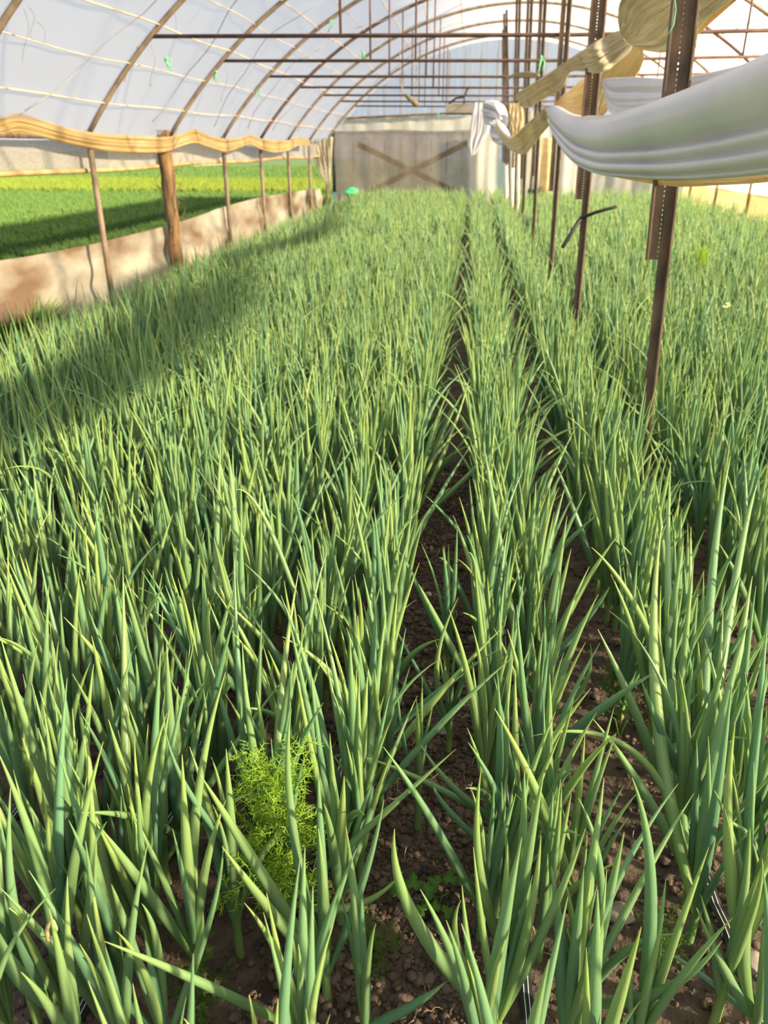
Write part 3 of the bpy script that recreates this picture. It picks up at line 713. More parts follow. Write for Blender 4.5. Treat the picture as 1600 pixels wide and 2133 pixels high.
# trough hanging near the end wall
p0, p1 = at_y(929, 216, 17.4), at_y(986, 238, 17.4)
o = empty('wooden_trough', ((p0.x + p1.x) / 2, 17.4, p1.z))
tag(o, 'grey wooden trough hanging in front of the end wall', 'trough')
w, h = (p1.x - p0.x) / 2, p0.z - p1.z
m = MB(); m.box((-w, -0.01, 0), (w, 0.01, h)); m.box((-w, 0.2, 0), (w, 0.22, h)); m.box((-w, -0.01, 0), (w, 0.22, 0.02)); m.box((-w, 0, 0), (-w + 0.02, 0.2, h)); m.box((w - 0.02, 0, 0), (w, 0.2, h))
m.build('box', M['grey_wood'], o)
m = MB()
pl = [Vector((-w * 0.8, 0.1, h)), Vector((-w * 0.3, 0.1, h + 0.10)), Vector((w * 0.3, 0.1, h + 0.12)), Vector((w * 0.45, 0.1, h + 0.24)), Vector((w * 0.65, 0.1, h + 0.30))]
m.tube(pl, 0.02, 6); m.tube([Vector((w * 0.3, 0.1, h)), Vector((w * 0.3, 0.1, h + 0.14))], 0.016, 6)
m.build('handle', M['black'], o, True)
for X in (-w * 0.7, w * 0.7):
    m = MB(); m.tube([(X, 0.1, h), (X, 0.1, h + 0.75)], 0.004, 4); m.build('hanging_wire', M['wire'], o)
m = MB(); m.tube([at_y(846, 198, 13.0), at_y(856, 208, 13.0), at_y(870, 219, 13.0)], [0.03, 0.035, 0.04], 8)
o = m.build('wooden_stick', M['wood'], None, True); tag(o, 'short brown stick dangling on a wire near the middle of the tunnel', 'stick')
m = MB(); m.tube([at_y(846, 198, 13.0), at_y(838, 186, 13.0), at_y(832, 100, 13.0)], 0.006, 4); m.build('hanging_wire', M['wire'], o)
m = MB(); c = at_y(733, 402, 19.3); m.blob((c.x, c.y, c.z), 0.14, 3, 0.12, (1.25, 1, 0.8), 4)
m.tube([(c.x, c.y, -0.02), (c.x, c.y, c.z - 0.05)], 0.02, 6)
tag(m.build('green_bag', M['green_bag'], None, True), 'bright green bag at the far left end of the onion bed', 'bag')
o = empty('water_tap', (at_y(1107, 375, 19.0).x, 19.0, 0)); tag(o, 'small dark valve and pipe low behind the far iron posts', 'valve')
m = MB(); m.tube([(0, 0, 0), (0, 0, 0.55), (0, 0, 1.05)], 0.03, 8); m.build('pipe', M['black'], o, True)
m = MB(); m.tube([(-0.06, 0, 0.6), (0.12, -0.02, 0.58), (0.26, -0.02, 0.66)], 0.045, 8); m.build('valve_body', M['black'], o, True)

# ------------------------------------------------------------------ onion leaves (vectorised)
def tubes(base, az, tilt, bend, L, r0, S, K, rnd, power=1.6, side=None, kink=None):
    """N tapered hollow leaves -> V, Q, uv. All arguments are arrays of N (base N,3)."""
    N = len(az)
    t = np.linspace(0, 1, S + 1)
    th = tilt[:, None] + bend[:, None] * t[None] ** power
    if kink is not None:
        th = th + kink[0][:, None] / (1 + np.exp(-(t[None] - kink[1][:, None]) * 26))
    azt = az[:, None] + (0 if side is None else side[:, None] * t[None] ** 1.3)
    d = np.stack([np.sin(th) * np.cos(azt), np.sin(th) * np.sin(azt), np.cos(th)], -1)
    step = (L / S)[:, None, None]
    P = np.concatenate([np.zeros((N, 1, 3)), np.cumsum(0.5 * (d[:, :-1] + d[:, 1:]) * step, 1)], 1) + base[:, None]
    return sweep(P, d, r0, K, rnd)
def prof_r(t):
    return np.minimum(0.62 + 1.6 * t, 1.0) * (1 - np.clip((t - 0.30) / 0.70, 0, 1) ** 1.75) * 0.965 + 0.035
def sweep(P, d, r0, K, rnd):
    N, S1, _ = P.shape
    t = np.linspace(0, 1, S1)
    n1 = np.cross(d, np.array([0.31, 0.95, 0.02])); n1 /= np.linalg.norm(n1, axis=-1, keepdims=True) + 1e-9
    n2 = np.cross(d, n1)
    rr = r0[:, None] * prof_r(t)[None]
    a = 2 * np.pi * np.arange(K) / K
    V = P[:, :, None] + rr[:, :, None, None] * (n1[:, :, None] * np.cos(a)[None, None, :, None] + n2[:, :, None] * np.sin(a)[None, None, :, None])
    ii = np.arange(N * S1 * K).reshape(N, S1, K)
    jn = np.roll(ii, -1, axis=2)
    Q = np.stack([ii[:, :-1], jn[:, :-1], jn[:, 1:], ii[:, 1:]], -1).reshape(-1, 4)
    uv = np.stack([np.broadcast_to(rnd[:, None, None], V.shape[:3]), np.broadcast_to(t[None, :, None], V.shape[:3])], -1).reshape(-1, 2)
    return V.reshape(-1, 3), Q, uv
def bezier_leaf(p0, p1, p2, S=18):
    t = np.linspace(0, 1, S + 1)[:, None]
    p0, p1, p2 = (np.array(p, float) for p in (p0, p1, p2))
    P = (1 - t) ** 2 * p0 + 2 * t * (1 - t) * p1 + t ** 2 * p2
    d = 2 * (1 - t) * (p1 - p0) + 2 * t * (p2 - p1)
    d /= np.linalg.norm(d, axis=1, keepdims=True) + 1e-9
    return P, d
def leaf_params(n):
    droop = rng.random(n)
    tilt = np.abs(rng.normal(0.09, 0.07, n))
    bend = rng.normal(0.14, 0.14, n)
    bend = np.where(droop < 0.10, rng.uniform(0.7, 1.5, n), bend)
    tilt = np.where(droop > 0.90, rng.uniform(0.3, 0.75, n), tilt)
    L = np.clip(rng.normal(0.47, 0.085, n), 0.22, 0.64)
    r0 = np.clip(rng.normal(0.0092, 0.0016, n), 0.005, 0.013)
    side = rng.normal(0, 0.35, n)
    return tilt, bend, L, r0, side

# all plant spots
spots = []
for side_, rows in (('L', ROWS_L), ('R', ROWS_R)):
    for ri, X in enumerate(rows):
        for lane in ((-0.085, 0.085) if side_ == 'L' else (-0.062, 0.062)):
            y = 0.36 + rng.uniform(0, 0.06)
            while y < 20.0:
                if not (side_ == 'L' and ri == 7 and y < 5):
                    spots.append((X + lane + rng.normal(0, 0.028 if side_ == 'L' and ri > 0 else 0.016), y, side_, ri))
                y += (rng.uniform(0.048, 0.085) if side_ == 'L' and y < 3 else rng.uniform(0.06, 0.105)) if y < 6 else rng.uniform(0.075, 0.13)
sx = np.array([s[0] for s in spots]); sy_ = np.array([s[1] for s in spots])
pxb, pyb, dz = project(np.stack([sx, sy_, np.zeros(len(sx))], -1))
pxt, pyt, dzt = project(np.stack([sx, sy_, np.full(len(sx), 0.45)], -1))
inview = (dzt > 0.1) & (pxt > -120) & (pxt < 1720) & (pyt < 2230) & (pyt > 0)
cand = np.where(inview)[0]
dist = np.sqrt(sx ** 2 + sy_ ** 2 + 1.2 ** 2)

# foreground plants placed one by one
HERO_PX = [  # base pixel on the soil, middle pixel, tip pixel, apparent width
    (150,2180, 95,1850, -5,1565, 26),(100,2190, 40,1945, 22,1640, 24),(115,2210, 30,2020, -60,1820, 30),
    (190,2180, 147,1850, 215,1545, 24),(215,2150, 190,1860, 174,1532, 22),(155,2150, 122,1750, 140,1412, 22),
    (265,1960, 262,1600, 256,1180, 24),(290,1930, 335,1650, 405,1330, 15),(345,1780, 385,1550, 435,1400, 13),(440,2050, 408,1700, 470,1400, 22),
    (400,2080, 300,1848, 210,1725, 24),(310,2250, 272,1960, 232,1842, 20),(390,2220, 330,1985, 295,1882, 18),(285,2240, 237,2055, 207,2003, 18),
    (640,2210, 430,2052, 218,1961, 20),(375,2250, 405,2010, 422,1895, 18),(415,2200, 432,1935, 465,1760, 14),
    (685,2060, 540,1812, 418,1615, 26),(690,2130, 570,1905, 463,1764, 24),(590,1960, 430,1705, 342,1510, 15),(500,1980, 470,1705, 440,1577, 13),
    (560,1960, 580,1560, 622,1190, 23),(650,2060, 610,1720, 607,1475, 21),(525,1780, 503,1510, 487,1150, 20),(535,1760, 536,1500, 545,1290, 17),
    (715,1860, 672,1520, 585,1240, 19),(712,1840, 720,1560, 650,1210, 18),(690,1850, 652,1530, 600,1280, 17),(600,1760, 680,1588, 780,1592, 13),
    (700,2060, 752,1850, 800,1665, 18),(640,1950, 735,1888, 840,1815, 18),(640,1900, 770,1722, 950,1560, 17),
    (960,2260, 870,1925, 822,1727, 30),(760,2180, 850,2100, 929,2045, 20),(1010,2200, 957,1985, 960,1875, 18),
    (1035,2090, 1002,1830, 1002,1605, 22),(1040,2170, 1049,1930, 1057,1757, 22),(1075,2180, 1138,1925, 1220,1725, 21),(1080,2080, 1086,1800, 1092,1605, 24),
    (1190,1960, 1132,1685, 1030,1475, 25),(1110,1800, 1100,1620, 1074,1492, 15),(1175,1890, 1150,1650, 1145,1470, 18),(1235,2130, 1252,1860, 1205,1662, 22),
    (1120,2000, 1185,1860, 1282,1797, 18),(1060,2170, 1095,1950, 1127,1740, 22),(1190,2180, 1212,1990, 1244,1845, 21),(1230,2190, 1190,1985, 1157,1870, 15),
    (1320,2220, 1356,1870, 1317,1620, 27),(1180,2110, 1370,2068, 1504,1960, 22),(1190,2110, 1300,1985, 1410,1945, 18),(1310,2230, 1314,2090, 1315,1980, 14),
    (1420,2000, 1366,1450, 1380,1085, 27),(1410,1900, 1395,1350, 1397,965, 22),(1440,1900, 1345,1655, 1235,1497, 21),(1430,1850, 1330,1575, 1105,1534, 17),
    (1440,1800, 1385,1540, 1335,1415, 19),(1440,1640, 1345,1305, 1232,1140, 17),(1440,1760, 1482,1220, 1522,950, 20),(1470,1750, 1530,1220, 1577,1010, 18),
    (1420,1750, 1450,1550, 1492,1470, 15),(1450,1950, 1490,1570, 1560,1290, 25),(1430,1950, 1488,1690, 1525,1420, 23),(1540,2200, 1520,1800, 1532,1505, 25),
    (1530,2000, 1560,1700, 1600,1380, 21),(1530,2120, 1552,1930, 1640,1740, 27),(1590,2200, 1510,2020, 1451,1891, 21),(1540,2170, 1450,2022, 1365,1975, 11),(1580,2250, 1587,2060, 1594,1900, 20),
    (1060,1790, 960,1655, 877,1552, 17),(1080,1880, 950,1705, 899,1622, 15),(1050,1760, 900,1635, 750,1575, 15),(1000,1960, 905,1718, 798,1555, 20),(870,1720, 840,1540, 828,1430, 10),
    (1020,1500, 1000,1220, 972,1115, 12),(1075,1500, 1042,1135, 1007,920, 16),(1030,1560, 1000,1245, 977,1150, 17),(1010,1400, 950,1210, 915,1162, 13),
    (1000,1560, 920,1310, 872,1217, 16),(930,1420, 862,1205, 822,1142, 11),(935,1560, 910,1390, 955,1245, 13),(1090,1450, 1128,1140, 1165,1015, 14),
    (1090,1480, 1185,1272, 1242,1177, 14),(1100,1500, 1210,1305, 1270,1222, 15),(1120,1560, 1210,1440, 1230,1340, 13),
    (680,1480, 568,1108, 492,1020, 12),(445,1550, 450,1150, 460,910, 16),(520,1560, 492,1130, 475,940, 19),(680,1420, 635,1124, 604,1030, 12),(665,1560, 655,1250, 649,1090, 12),(760,1500, 779,1187, 769,1067, 12),(835,1300, 868,1060, 882,910, 10),
]
def closest_on_ray(d, P):
    o = Vector((0, 0, H)); s = (P - o).dot(d) / d.dot(d); return o + d * s
HERO_LEAVES = []
for bx, by, mx, my, tx, ty, wpx in HERO_PX:
    base = at_z(bx, by, 0.0)
    d = ray(tx, ty)
    # the tip lies on its line of sight where it passes nearest above the base
    s = (base.x * d.x + base.y * d.y) / (d.x ** 2 + d.y ** 2)
    z = min(0.66, max(0.14, H + d.z * s))
    tip = at_z(tx, ty, z)
    HERO_LEAVES.append([base, (mx, my), tip, wpx])
clusters = []
for hl in HERO_LEAVES:
    for c in clusters:
        if (c[0] - hl[0]).length < 0.075 and len(c[1]) < 8:
            c[1].append(hl); c[0] = sum((q[0] for q in c[1]), Vector()) / len(c[1]); break
    else:
        clusters.append([hl[0].copy(), [hl]])
HEROES = clusters
hx = np.array([c[0].x for c in HEROES]); hy = np.array([c[0].y for c in HEROES])
dmin = np.sqrt((sx[:, None] - hx) ** 2 + (sy_[:, None] - hy) ** 2).min(1)
keep = (dmin > 0.05) & ~((sy_ < 1.75) & (sx > 0) & (rng.random(len(sx)) < 0.25))
_d = at_z(590, 1945, 0.0)                 # room for the dill, its light and the view on it
keep &= ~((np.abs(sx - _d.x) < 0.09) & (np.abs(sy_ - _d.y) < 0.09))
keep &= ~((sx > _d.x) & (sx < _d.x + 0.55) & (np.abs(sy_ - _d.y + 0.38 * (sx - _d.x)) < 0.07))
keep &= ~((np.abs(sx - _d.x) < 0.07) & (sy_ < _d.y) & (sy_ > _d.y - 0.5))
_w = at_z(190, 2300, 0.0)                # room for the plant with the withered curl
keep &= ~((np.abs(sx - _w.x) < 0.09) & (sy_ < _w.y + 0.03))
cand = np.array([i for i in cand if keep[i]])

order = cand[np.argsort(dist[cand])]
N_IND = 300 - len(HEROES)
ind = set(order[:N_IND].tolist())
row_word = ['first', 'second', 'third', 'fourth', 'fifth']
def onion_where(rw):
    sd, ri = rw
    side_ = 'left' if sd == 'L' else 'right'
    return ('%s row %s of the bare path' % (row_word[ri], side_)) if ri < 5 else 'outer onion rows %s of the path' % side_
def onion_label(rw): return 'spring onion at the near end of the ' + onion_where(rw)
def onion_group(rw): return 'spring onions at the near end of the ' + onion_where(rw)
# prototypes
protos = []
tilt, bend, L, r0, side = leaf_params(36)
for k in range(36):
    V, Q, uv = tubes(np.zeros((1, 3)), np.zeros(1), tilt[k:k + 1] + 0.02, bend[k:k + 1], L[k:k + 1], r0[k:k + 1] * 1.06, 18, 10, np.zeros(1), side=side[k:k + 1])
    o = np_mesh('leaf', V, Q, M['onion'], uv); protos.append(o.data); bpy.data.objects.remove(o)
stems = []
for k in range(5):
    h = 0.085 + 0.012 * k
    P = np.array([[[0.002 * math.sin(j), 0, -0.02 + (h + 0.02) * j / 6] for j in range(7)]])
    d = np.zeros_like(P); d[..., 2] = 1
    V, Q, uv = sweep(P, d, np.array([0.0105]), 10, np.zeros(1))
    t = np.linspace(0, 1, 7)
    rr = np.repeat((0.0092 - 0.001 * t + 0.0012 * np.exp(-(t / 0.2) ** 2)) * np.where(t > 0.95, 0.35, 1.0), 10)
    a = np.tile(2 * np.pi * np.arange(10) / 10, 7)
    V = np.stack([np.cos(a) * rr, np.sin(a) * rr, np.repeat(P[0, :, 2], 10)], -1)
    o = np_mesh('stem', V, Q[:, ::-1], M['onion_stem'], uv); stems.append((o.data, h)); bpy.data.objects.remove(o)
def plant_root(x, y, label, group):
    z = float(soil_height(np.array([x]), np.array([y]))[0])
    o = empty('spring_onion', (x, y, z), 0)
    return tag(o, label, 'onion plant', group)
def add_stem(root):
    me, h = stems[random.randrange(5)]
    o = bpy.data.objects.new('stem', me); link(o, root); o['label'] = 'pale green lower stem'
    return h
for i in sorted(ind):
    x, y, sd, ri = spots[i]
    root = plant_root(x, y, onion_label((sd, ri)), onion_group((sd, ri)))
    h = add_stem(root)
    fan = random.uniform(0, 6.28)
    nl = random.choice((5, 5, 6, 6, 7))
    for k in range(nl):
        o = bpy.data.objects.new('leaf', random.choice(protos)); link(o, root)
        o.location = (0, 0, h * random.uniform(0.5, 0.95))
        o.rotation_euler = (0, 0, fan + (k % 2) * math.pi + random.gauss(0, 0.6))
        s = random.uniform(0.82, 1.1); o.scale = (random.uniform(0.85, 1.1), random.uniform(0.85, 1.1), s) if False else (s, s, s)

# the rest of the bed as one mass
rest = [i for i in range(len(spots)) if i not in ind and keep[i] and (sy_[i] > 2.2 or inview[i])]
rest = [i for i in rest if sy_[i] > 0.55]
def mass(idx, S, K, nl, rboost=1.0):
    x = np.repeat(sx[idx], nl); y = np.repeat(sy_[idx], nl); n = len(x)
    fan = np.repeat(rng.uniform(0, 6.28, len(idx)), nl)
    az = fan + np.tile(np.arange(nl) % 2, len(idx)) * np.pi + rng.normal(0, 0.6, n)
    tilt, bend, L, r0, side = leaf_params(n)
    edge = np.clip((x + 3.2) / 0.7, 0.55, 1)
    L = L * edge * rng.uniform(0.95, 1.08, n)
    base = np.stack([x, y, rng.uniform(0.02, 0.07, n)], -1)
    return tubes(base, az, tilt, bend, L + 0.05, r0 * rboost, S, K, rng.random(n), side=side)
rest = np.array(rest)
ry = sy_[rest]
groups = [(rest[ry < 4.5], 12, 7, 6, 1.0), (rest[(ry >= 4.5) & (ry < 9)], 8, 5, 5, 1.0), (rest[ry >= 9], 6, 4, 4, 1.25)]
Vs, Qs, Us, off = [], [], [], 0
for idx, S, K, nl, rb in groups:
    V, Q, uv = mass(idx, S, K, nl, rb)
    Vs.append(V); Qs.append(Q + off); Us.append(uv); off += len(V)
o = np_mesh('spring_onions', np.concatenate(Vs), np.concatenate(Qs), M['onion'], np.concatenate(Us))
tag(o, 'dense bed of spring onions filling the tunnel back to the end wall', 'onion bed', kind='stuff')

# ------------------------------------------------------------------ hero plants of the foreground
def row_of(x):
    if x < -0.08:
        return ('L', int(np.argmin([abs(x - r) for r in ROWS_L])))
    return ('R', int(np.argmin([abs(x - r) for r in ROWS_R])))
for c, leaves in HEROES:
    c = c.copy()
    rw = row_of(c.x)
    root = plant_root(c.x, c.y, onion_label(rw), onion_group(rw))
    rz = root.location.z
    h = add_stem(root)
    base = Vector((c.x, c.y, rz + h * 0.75))
    for hb, (mx, my), tip, wpx in leaves:
        mid0 = base.lerp(tip, 0.5)
        dm = ray(mx, my)
        mid = closest_on_ray(dm, mid0)
        if (mid - mid0).length > 0.16: mid = mid0 + (mid - mid0).normalized() * 0.16
        mid.z = max(mid.z, 0.05)
        ctl = mid * 2 - (base + tip) * 0.5
        P, d = bezier_leaf((0, 0, 0), ctl - base, tip - base, 26)
        r = wpx * (mid - Vector((0, 0, H))).length / F / 2 * 0.90
        V, Q, uv = sweep(P[None], d[None], np.array([r]), 14, np.zeros(1))
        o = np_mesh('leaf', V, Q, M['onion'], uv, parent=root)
        o.location = base - Vector((c.x, c.y, rz))
    fan = random.uniform(0, 6.28)
    for k in range(max(2, 6 - len(leaves))):
        o = bpy.data.objects.new('leaf', random.choice(protos)); link(o, root)
        o.location = (0, 0, h * random.uniform(0.5, 0.95)); o.rotation_euler = (0, 0, fan + (k % 2) * math.pi + random.gauss(0, 0.6))
        q = random.uniform(0.7, 0.98); o.scale = (q, q, q)

# ------------------------------------------------------------------ soil crumbs, stones, straw
bm = bmesh.new(); bmesh.ops.create_icosphere(bm, subdivisions=1, radius=1)
iv = np.array([v.co[:] for v in bm.verts]); iq = np.array([[v.index for v in f.verts] for f in bm.faces]); bm.free()
def lump(seed, amp=0.3):
    r = np.random.default_rng(seed); ph = r.random(6) * 6.28
    k = 1 + amp * (np.sin(2.6 * iv[:, 0] + ph[0]) * np.sin(2.9 * iv[:, 1] + ph[1]) + 0.6 * np.sin(4.7 * iv[:, 2] + ph[2] + 2 * iv[:, 0]) + 0.3 * np.sin(8 * iv[:, 1] + ph[3]))
    return iv * k[:, None]
lumps = [lump(s) for s in range(12)]
allrows = np.array(ROWS_L + ROWS_R)
n = 0; Vs, Qs = [], []
while n < 26000:
    y = 0.55 + 3.2 * rng.random() ** 1.5
    x = rng.uniform(-1.1, 1.5)
    if rng.random() < 0.45: x = rng.normal(-0.06, 0.11)
    r = float(np.clip(rng.lognormal(-5.25, 0.5), 0.002, 0.015))
    z = float(soil_height(np.array([x]), np.array([y]))[0]) + r * 0.25
    a = rng.random() * 6.28; ca, sa = math.cos(a), math.sin(a)
    L = lumps[int(rng.integers(12))] * r * np.array([1, rng.uniform(.7, 1.1), rng.uniform(.6, .95)])
    L = np.stack([L[:, 0] * ca - L[:, 1] * sa, L[:, 0] * sa + L[:, 1] * ca, L[:, 2]], -1)
    Vs.append(L + [x, y, z]); Qs.append(iq + n * len(iv)); n += 1
o = np_mesh('soil_crumbs', np.concatenate(Vs), np.concatenate(Qs), M['clod'])
tag(o, 'loose brown soil crumbs scattered over the path and furrows', 'soil crumbs', kind='stuff')
clod_px = [((483,1600),.035,'large brown soil clod between the onions left of the bright dill','clod'),((845,1750),.020,'small brown clod on the soil path below the onion tips','clod'),((888,1236),.016,'pale stone lying on the bare soil path','stone'),((985,1330),.014,'small pale stone at the right edge of the soil path','stone'),
    ((1575,1765),.042,'biggest reddish brown clod at the right edge','clod'),((1290,1905),.026,'pale lumpy stone in the right furrow near the bottom','stone'),((1195,1690),.018,'pale stone in the right furrow, upper one','stone'),((1215,1790),.022,'brown clod in the right furrow beside the pale stone','clod'),((1300,1870),.020,'round brown clod in the right furrow near the bottom','clod'),
    ((920,1525),.018,'pale flat stone beside the onions at the middle of the path','stone'),((812,1930),.018,'little brown clod at the lower left of the path','clod'),((1560,2020),.024,'pale stone at the lower right corner','stone'),((15,1450),.03,'brown clod between onion leaves at the left edge','clod')]
for k, ((px, py), r, lab, cat) in enumerate(clod_px):
    p = at_z(px, py, 0.0); m = MB()
    m.blob((0, 0, r * 0.35), r, 3, 0.16, (1.15, 1, 0.8), 50 + k)
    o = m.build('stone' if cat == 'stone' else 'soil_clod', M['stone' if cat == 'stone' else 'clod'], None, True)
    o.location = (p.x, p.y, float(soil_height(np.array([p.x]), np.array([p.y]))[0]))
    tag(o, lab, cat)
m = MB()
for k in range(230):
    y = 0.6 + 2.6 * rng.random() ** 1.4; x = rng.uniform(-1.0, 1.4)
    if k % 3 == 0: x = rng.normal(-0.06, 0.12)
    a = rng.random() * 6.28; L = rng.uniform(0.02, 0.08); c = rng.normal(0, 0.7)
    z0 = float(soil_height(np.array([x]), np.array([y]))[0]) + 0.008
    pts = []
    px_, py_ = x, y
    for j in range(7):
        pts.append((px_, py_, z0 + 0.012 * math.sin(j * 1.1 + k) ** 2)); px_ += L / 6 * math.cos(a); py_ += L / 6 * math.sin(a); a += c / 4
    rr = rng.uniform(0.0007, 0.0018)
    m.tube(pts, [rr] * 6 + [rr * .4], 4)
tag(m.build('dry_straw', M['straw'], None, True), 'dry tan straw bits and withered leaf ends on the soil', 'straw', kind='stuff')

# ------------------------------------------------------------------ drip tapes
for k, (X, lab) in enumerate([(ROWS_L[0], 'black drip tape with white stripes in the first onion row left of the path'), (ROWS_L[1], 'black drip tape with white stripes in the second onion row left of the path'), (ROWS_L[2], 'black drip tape with white stripes in the third onion row left of the path'),
                              (ROWS_R[0], 'black drip tape in the first onion row right of the path'), (ROWS_R[1], 'black drip tape in the second onion row right of the path')]):
    Ys = np.arange(0.4, 6.0, 0.03); V, U = [], []
    for Y in Ys:
        x = X + 0.006 * math.sin(Y * 5 + k); 
        z = max(float(soil_height(np.array([x + q]), np.array([Y]))[0]) for q in (-0.01, 0, 0.01)) + 0.008
        for j, (dx, dz2) in enumerate(((-0.013, 0), (-0.006, 0.004), (0.006, 0.004), (0.013, 0), (0, -0.004))):
            V.append((x + dx, Y, z + dz2)); U.append(((0.0, .27, .73, 1.0, 0.1)[j], Y))
    ii = np.arange(len(V)).reshape(-1, 5); jn = np.roll(ii, -1, 1)
    Q = np.stack([ii[:-1], jn[:-1], jn[1:], ii[1:]], -1).reshape(-1, 4)
    tag(np_mesh('drip_tape', np.array(V), Q, M['drip'], np.array(U), smooth=False), lab, 'drip tape', 'drip tapes along the onion rows')

# ------------------------------------------------------------------ dill, celery and weeds
def ribbons(P, r, K=4):
    return P
def thread(mlist, pts, r, K=4):
    mlist.append((pts, r, K))
def feather(m, p, d, L, depth, r):
    """a dill leaf: an axis with finer threads, forking again"""
    d = Vector(d).normalized()
    n = 7 if depth == 2 else (5 if depth == 1 else 3)
    pts = [p]
    cur, dd = Vector(p), d.copy()
    for i in range(n):
        dd = (dd + Vector((random.gauss(0, .10), random.gauss(0, .10), random.gauss(0, .10) - 0.02))).normalized()
        cur = cur + dd * (L / n); pts.append(cur.copy())
    m.tube(pts, [r * (1 - 0.7 * i / n) for i in range(n + 1)], 3, False)
    if depth > 0:
        for i in range(1, n + 1):
            for s in (0, 1):
                ax = (pts[i] - pts[i - 1]).normalized()
                v = Vector((random.gauss(0, 1), random.gauss(0, 1), random.gauss(0, 1)))
                v = (v - ax * v.dot(ax)).normalized()
                feather(m, pts[i], ax * 0.55 + v * 0.9, L * (0.46 - 0.025 * i) * random.uniform(.7, 1.2), depth - 1, r * 0.75)
def dill(base, h, spread, nfr, label, mat='dill', zlo=0.25, seed=1, r=0.0010):
    random.seed(seed)
    o = empty('dill_plant', base); tag(o, label, 'dill')
    s = MB(); s.tube([(0, 0, -0.02), (0.004, 0.0, h * 0.5), (0.0, 0.004, h)], [0.005, 0.0035, 0.002], 8)
    st = s.build('stem', M[mat], o, True)
    m = MB()
    for k in range(nfr):
        t = zlo + (1 - zlo) * (k + 0.5) / nfr
        a = k * 2.399 + random.uniform(-.4, .4)
        el = random.uniform(0.1, 0.9) + 0.5 * t
        d = Vector((math.cos(a) * math.cos(el), math.sin(a) * math.cos(el), math.sin(el)))
        feather(m, Vector((0.002, 0.002, h * t)), d, spread * random.uniform(.7, 1.1) * (1 - 0.35 * t), 2, r)
    fo = m.build('feathery_leaves', M[mat], o, True)
    return o
b0 = at_z(590, 1945, 0.0)
dill(b0, 0.42, 0.155, 40, 'bright yellow green feathery dill standing among the onions left of the path', seed=3, r=0.0017, zlo=0.24)
b0 = at_z(352, 1800, 0.0)
dill(b0, 0.18, 0.13, 5, 'dark thin dill sprig low between onion leaves at the lower left', 'weed', 0.4, 5)
b0 = at_z(425, 2130, 0.0)
dill(b0, 0.16, 0.09, 9, 'small dill seedling low at the bottom of the picture', 'weed', 0.2, 6)
b0 = at_z(780, 2010, 0.0)
dill(b0, 0.10, 0.08, 8, 'small dark dill tuft beside the path at the bottom', 'weed', 0.2, 8)
b0 = at_z(735, 1200, 0.0)
dill(b0, 0.36, 0.10, 12, 'soft green dill between the onions left of the middle of the path', 'weed', 0.4, 9)
b0 = at_z(1360, 2030, 0.0)
dill(b0, 0.12, 0.09, 9, 'small dill tuft in the right furrow near the bottom', 'weed', 0.2, 10)
b0 = at_z(1440, 660, 0.0); dill(b0, 0.58, 0.20, 22, 'lime green dill clump in the right onion bed behind the nearest iron post', 'dill', 0.45, 11, 0.003)
b0 = at_z(905, 800, 0.0); dill(b0, 0.40, 0.12, 14, 'lime green dill at the left edge of the path farther back', 'dill', 0.3, 12, 0.002)
b0 = at_z(1265, 1480, 0.0); dill(b0, 0.14, 0.09, 9, 'low dill weed in the furrow beside the third row of the right side', 'weed', 0.2, 13)
def lobed_leaf(m, c, nrm, up, s):
    nrm = Vector(nrm).normalized(); up = Vector(up); up = (up - nrm * up.dot(nrm)).normalized(); rt = nrm.cross(up)
    pts = []
    for k in range(37):
        a = -math.pi * 0.82 + 2 * math.pi * 0.82 * k / 36
        rad = s * (0.62 + 0.28 * abs(math.cos(1.9 * a)) + 0.10 * math.cos(11 * a))
        pts.append(c + up * (math.cos(a) * rad + s * .2) + rt * math.sin(a) * rad * 0.85 + nrm * (0.10 * s * math.cos(3.8 * a)))
    vs = [c] + pts
    lo = [v - nrm * 0.0008 for v in vs]
    nn = len(vs)
    fs = [(0, i, i + 1) for i in range(1, nn - 1)] + [(nn, nn + i + 1, nn + i) for i in range(1, nn - 1)]
    fs += [(i, i + nn, i + 1 + nn, i + 1) for i in range(1, nn - 1)]
    m.add(vs + lo, fs)
def celery(base, spec, label, seed):
    random.seed(seed)
    o = empty('celery_plant', base); tag(o, label, 'celery')
    for (dx, dy, z, s) in spec:
        m = MB(); tip = Vector((dx, dy, z))
        m.tube([Vector((0, 0, -0.01)), tip * 0.5 + Vector((0, 0, 0.02)), tip], [0.0025, 0.002, 0.0015], 6)
        for a in (-1.0, 0, 1.0):
            d = Vector((math.sin(a), math.cos(a) * 0.6, 0.25)); lobed_leaf(m, tip + d * s * 0.9, (0.1 * a, -0.35, 1), d, s * 0.62)
        m.build('leaf', M['weed'], o, True)
celery(at_z(905, 1905, 0), [(-0.05, 0.0, 0.045, 0.040), (0.03, 0.02, 0.05, 0.036), (0.0, -0.03, 0.03, 0.030)], 'lobed green celery leaves low beside the path near the bottom', 2)
celery(at_z(1110, 1830, 0), [(-0.03, 0.02, 0.06, 0.030), (0.04, 0.0, 0.05, 0.030)], 'lobed green celery leaves hidden among the first row right of the path', 3)
celery(at_z(1290, 1530, 0), [(-0.03, 0.02, 0.05, 0.022), (0.03, 0.01, 0.06, 0.022), (0.0, 0.03, 0.07, 0.02)], 'small round leaved weed in the furrow right of the first row', 4)
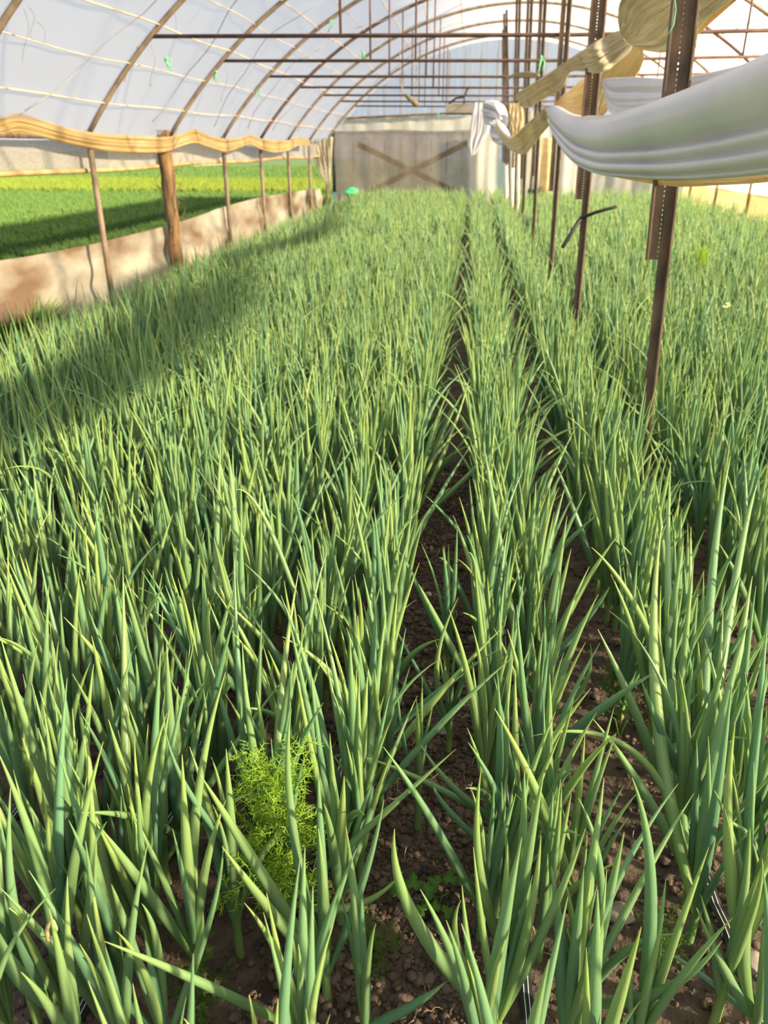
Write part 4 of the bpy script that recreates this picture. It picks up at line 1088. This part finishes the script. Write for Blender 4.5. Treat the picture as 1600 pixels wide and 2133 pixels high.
# flowering weed behind the nearest post
b0 = at_z(1475, 830, 0.0); o = empty('flowering_weed', b0); tag(o, 'thin weed with a pale yellow flower head above the right onion bed', 'weed')
m = MB(); m.tube([(0, 0, -0.02), (0.01, 0, 0.3), (0.0, 0, 0.60)], 0.003, 6)
for k in range(9): 
    a = k * 2.4; m.tube([(0, 0, 0.38 + 0.02 * k), (0.04 * math.cos(a), 0.04 * math.sin(a), 0.41 + 0.02 * k)], 0.0012, 4)
m.build('stem', M['weed'], o, True)
m = MB()
for k in range(16): m.blob((random.uniform(-.022, .022), random.uniform(-.022, .022), 0.60 + random.uniform(-.012, .018)), 0.006, 1, 0.1)
M['flower'] = noise_mat('pale_flower', (0.70, 0.72, 0.35), (0.85, 0.85, 0.55), scale=40)
m.build('flower_head', M['flower'], o, True)
# bushy weeds by the left wall
def bush(base, r, h, n, label, name='weed_clump', mat='weed', seed=0):
    rg = np.random.default_rng(seed)
    base = Vector(base)
    az = rg.random(n) * 6.28; rad = r * np.sqrt(rg.random(n))
    B = np.stack([base.x + rad * np.cos(az), base.y + rad * np.sin(az), np.full(n, -0.01)], -1)
    V, Q, uv = tubes(B, az, rg.uniform(0, .5, n), rg.uniform(.2, 1.3, n), h * rg.uniform(.5, 1.1, n), rg.uniform(.004, .009, n), 6, 4, rg.random(n))
    o = np_mesh(name, V, Q, M[mat], uv)
    return tag(o, label, 'weed')
bush(at_z(35, 720, 0.0), 0.32, 0.40, 420, 'bushy green weeds at the left wall in front of the stained sheet', seed=1)
bush(at_z(672, 412, 0.0) , 0.35, 0.5, 300, 'green weed clump at the far left corner', seed=2)

# ------------------------------------------------------------------ the field outside on the left
def field(name, xr, yr, n, h, mat, label, seed, wid=0.012, w2=None):
    rg = np.random.default_rng(seed)
    y = yr[0] + (yr[1] - yr[0]) * rg.random(n) ** 1.15; lo = xr[0] * y - 1.5; x = lo + (xr[1] - lo) * rg.random(n)
    B = np.stack([x, y, np.full(n, -0.06)], -1)
    V, Q, uv = tubes(B, rg.random(n) * 6.28, rg.uniform(0, .3, n), rg.uniform(.1, .9, n), h * rg.uniform(.6, 1.15, n), wid * rg.uniform(.7, 1.3, n), 4, 3, rg.random(n))
    o = np_mesh(name, V, Q, M[mat], uv)
    return tag(o, label, 'crop', kind='stuff')
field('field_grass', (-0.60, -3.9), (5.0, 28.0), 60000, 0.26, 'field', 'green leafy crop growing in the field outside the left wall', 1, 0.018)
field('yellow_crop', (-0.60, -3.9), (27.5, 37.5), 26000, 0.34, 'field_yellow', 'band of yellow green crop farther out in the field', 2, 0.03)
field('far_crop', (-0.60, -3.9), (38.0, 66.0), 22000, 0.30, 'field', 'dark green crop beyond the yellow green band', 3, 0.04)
b = MB()
b.bar((-24.5, 55, 1.0), (-24.5, 82, 1.0), 0.05, 2.4, (0, 0, 1))
tag(b.build('net_fence', M['fence_net']), 'grey net fence standing at the far side of the field', 'fence')

# onion leaf whose withered tip curls into a loop, lower left
random.seed(77)
b0 = at_z(190, 2300, 0.0)
root = plant_root(b0.x, b0.y, 'spring onion at the lower left with a withered tan leaf tip curled into a loop', None)
h = add_stem(root)
tipz = at_z(100, 1955, 0.40); mid = closest_on_ray(ray(125, 2010), b0.lerp(tipz, 0.55))
bb = Vector((b0.x, b0.y, h))
P, d = bezier_leaf((0, 0, 0), (mid - bb) * 2 - (tipz - bb) * 0.5, tipz - bb, 20)
V, Q, uv = sweep(P[None], d[None], np.array([0.0055]), 10, np.zeros(1)); uv[:, 1] *= 0.9
o = np_mesh('leaf', V, Q, M['onion'], uv, parent=root); o.location = (0, 0, h)
m = MB(); D = tipz.y
lp = [tipz + Vector((0.0, 0, -0.004))] + [at_y(px, py, D) for px, py in ((98, 1940), (101, 1926), (108, 1917), (114, 1925), (118, 1937), (112, 1948), (103, 1954))]
lp = [Vector(p) for p in catmull([tuple(q) for q in lp], 24)]
m.tube([p - root.location for p in lp], [0.0035 - 0.002 * k / 23 for k in range(24)], 6)
o = m.build('withered_tip', M['straw'], root, True); o['label'] = 'tan dried curl'
for k in range(4):
    o = bpy.data.objects.new('leaf', random.choice(protos)); link(o, root)
    o.location = (0, 0, h * 0.8); o.rotation_euler = (0, 0, k * 1.7); o.scale = (0.85, 0.85, 0.85)
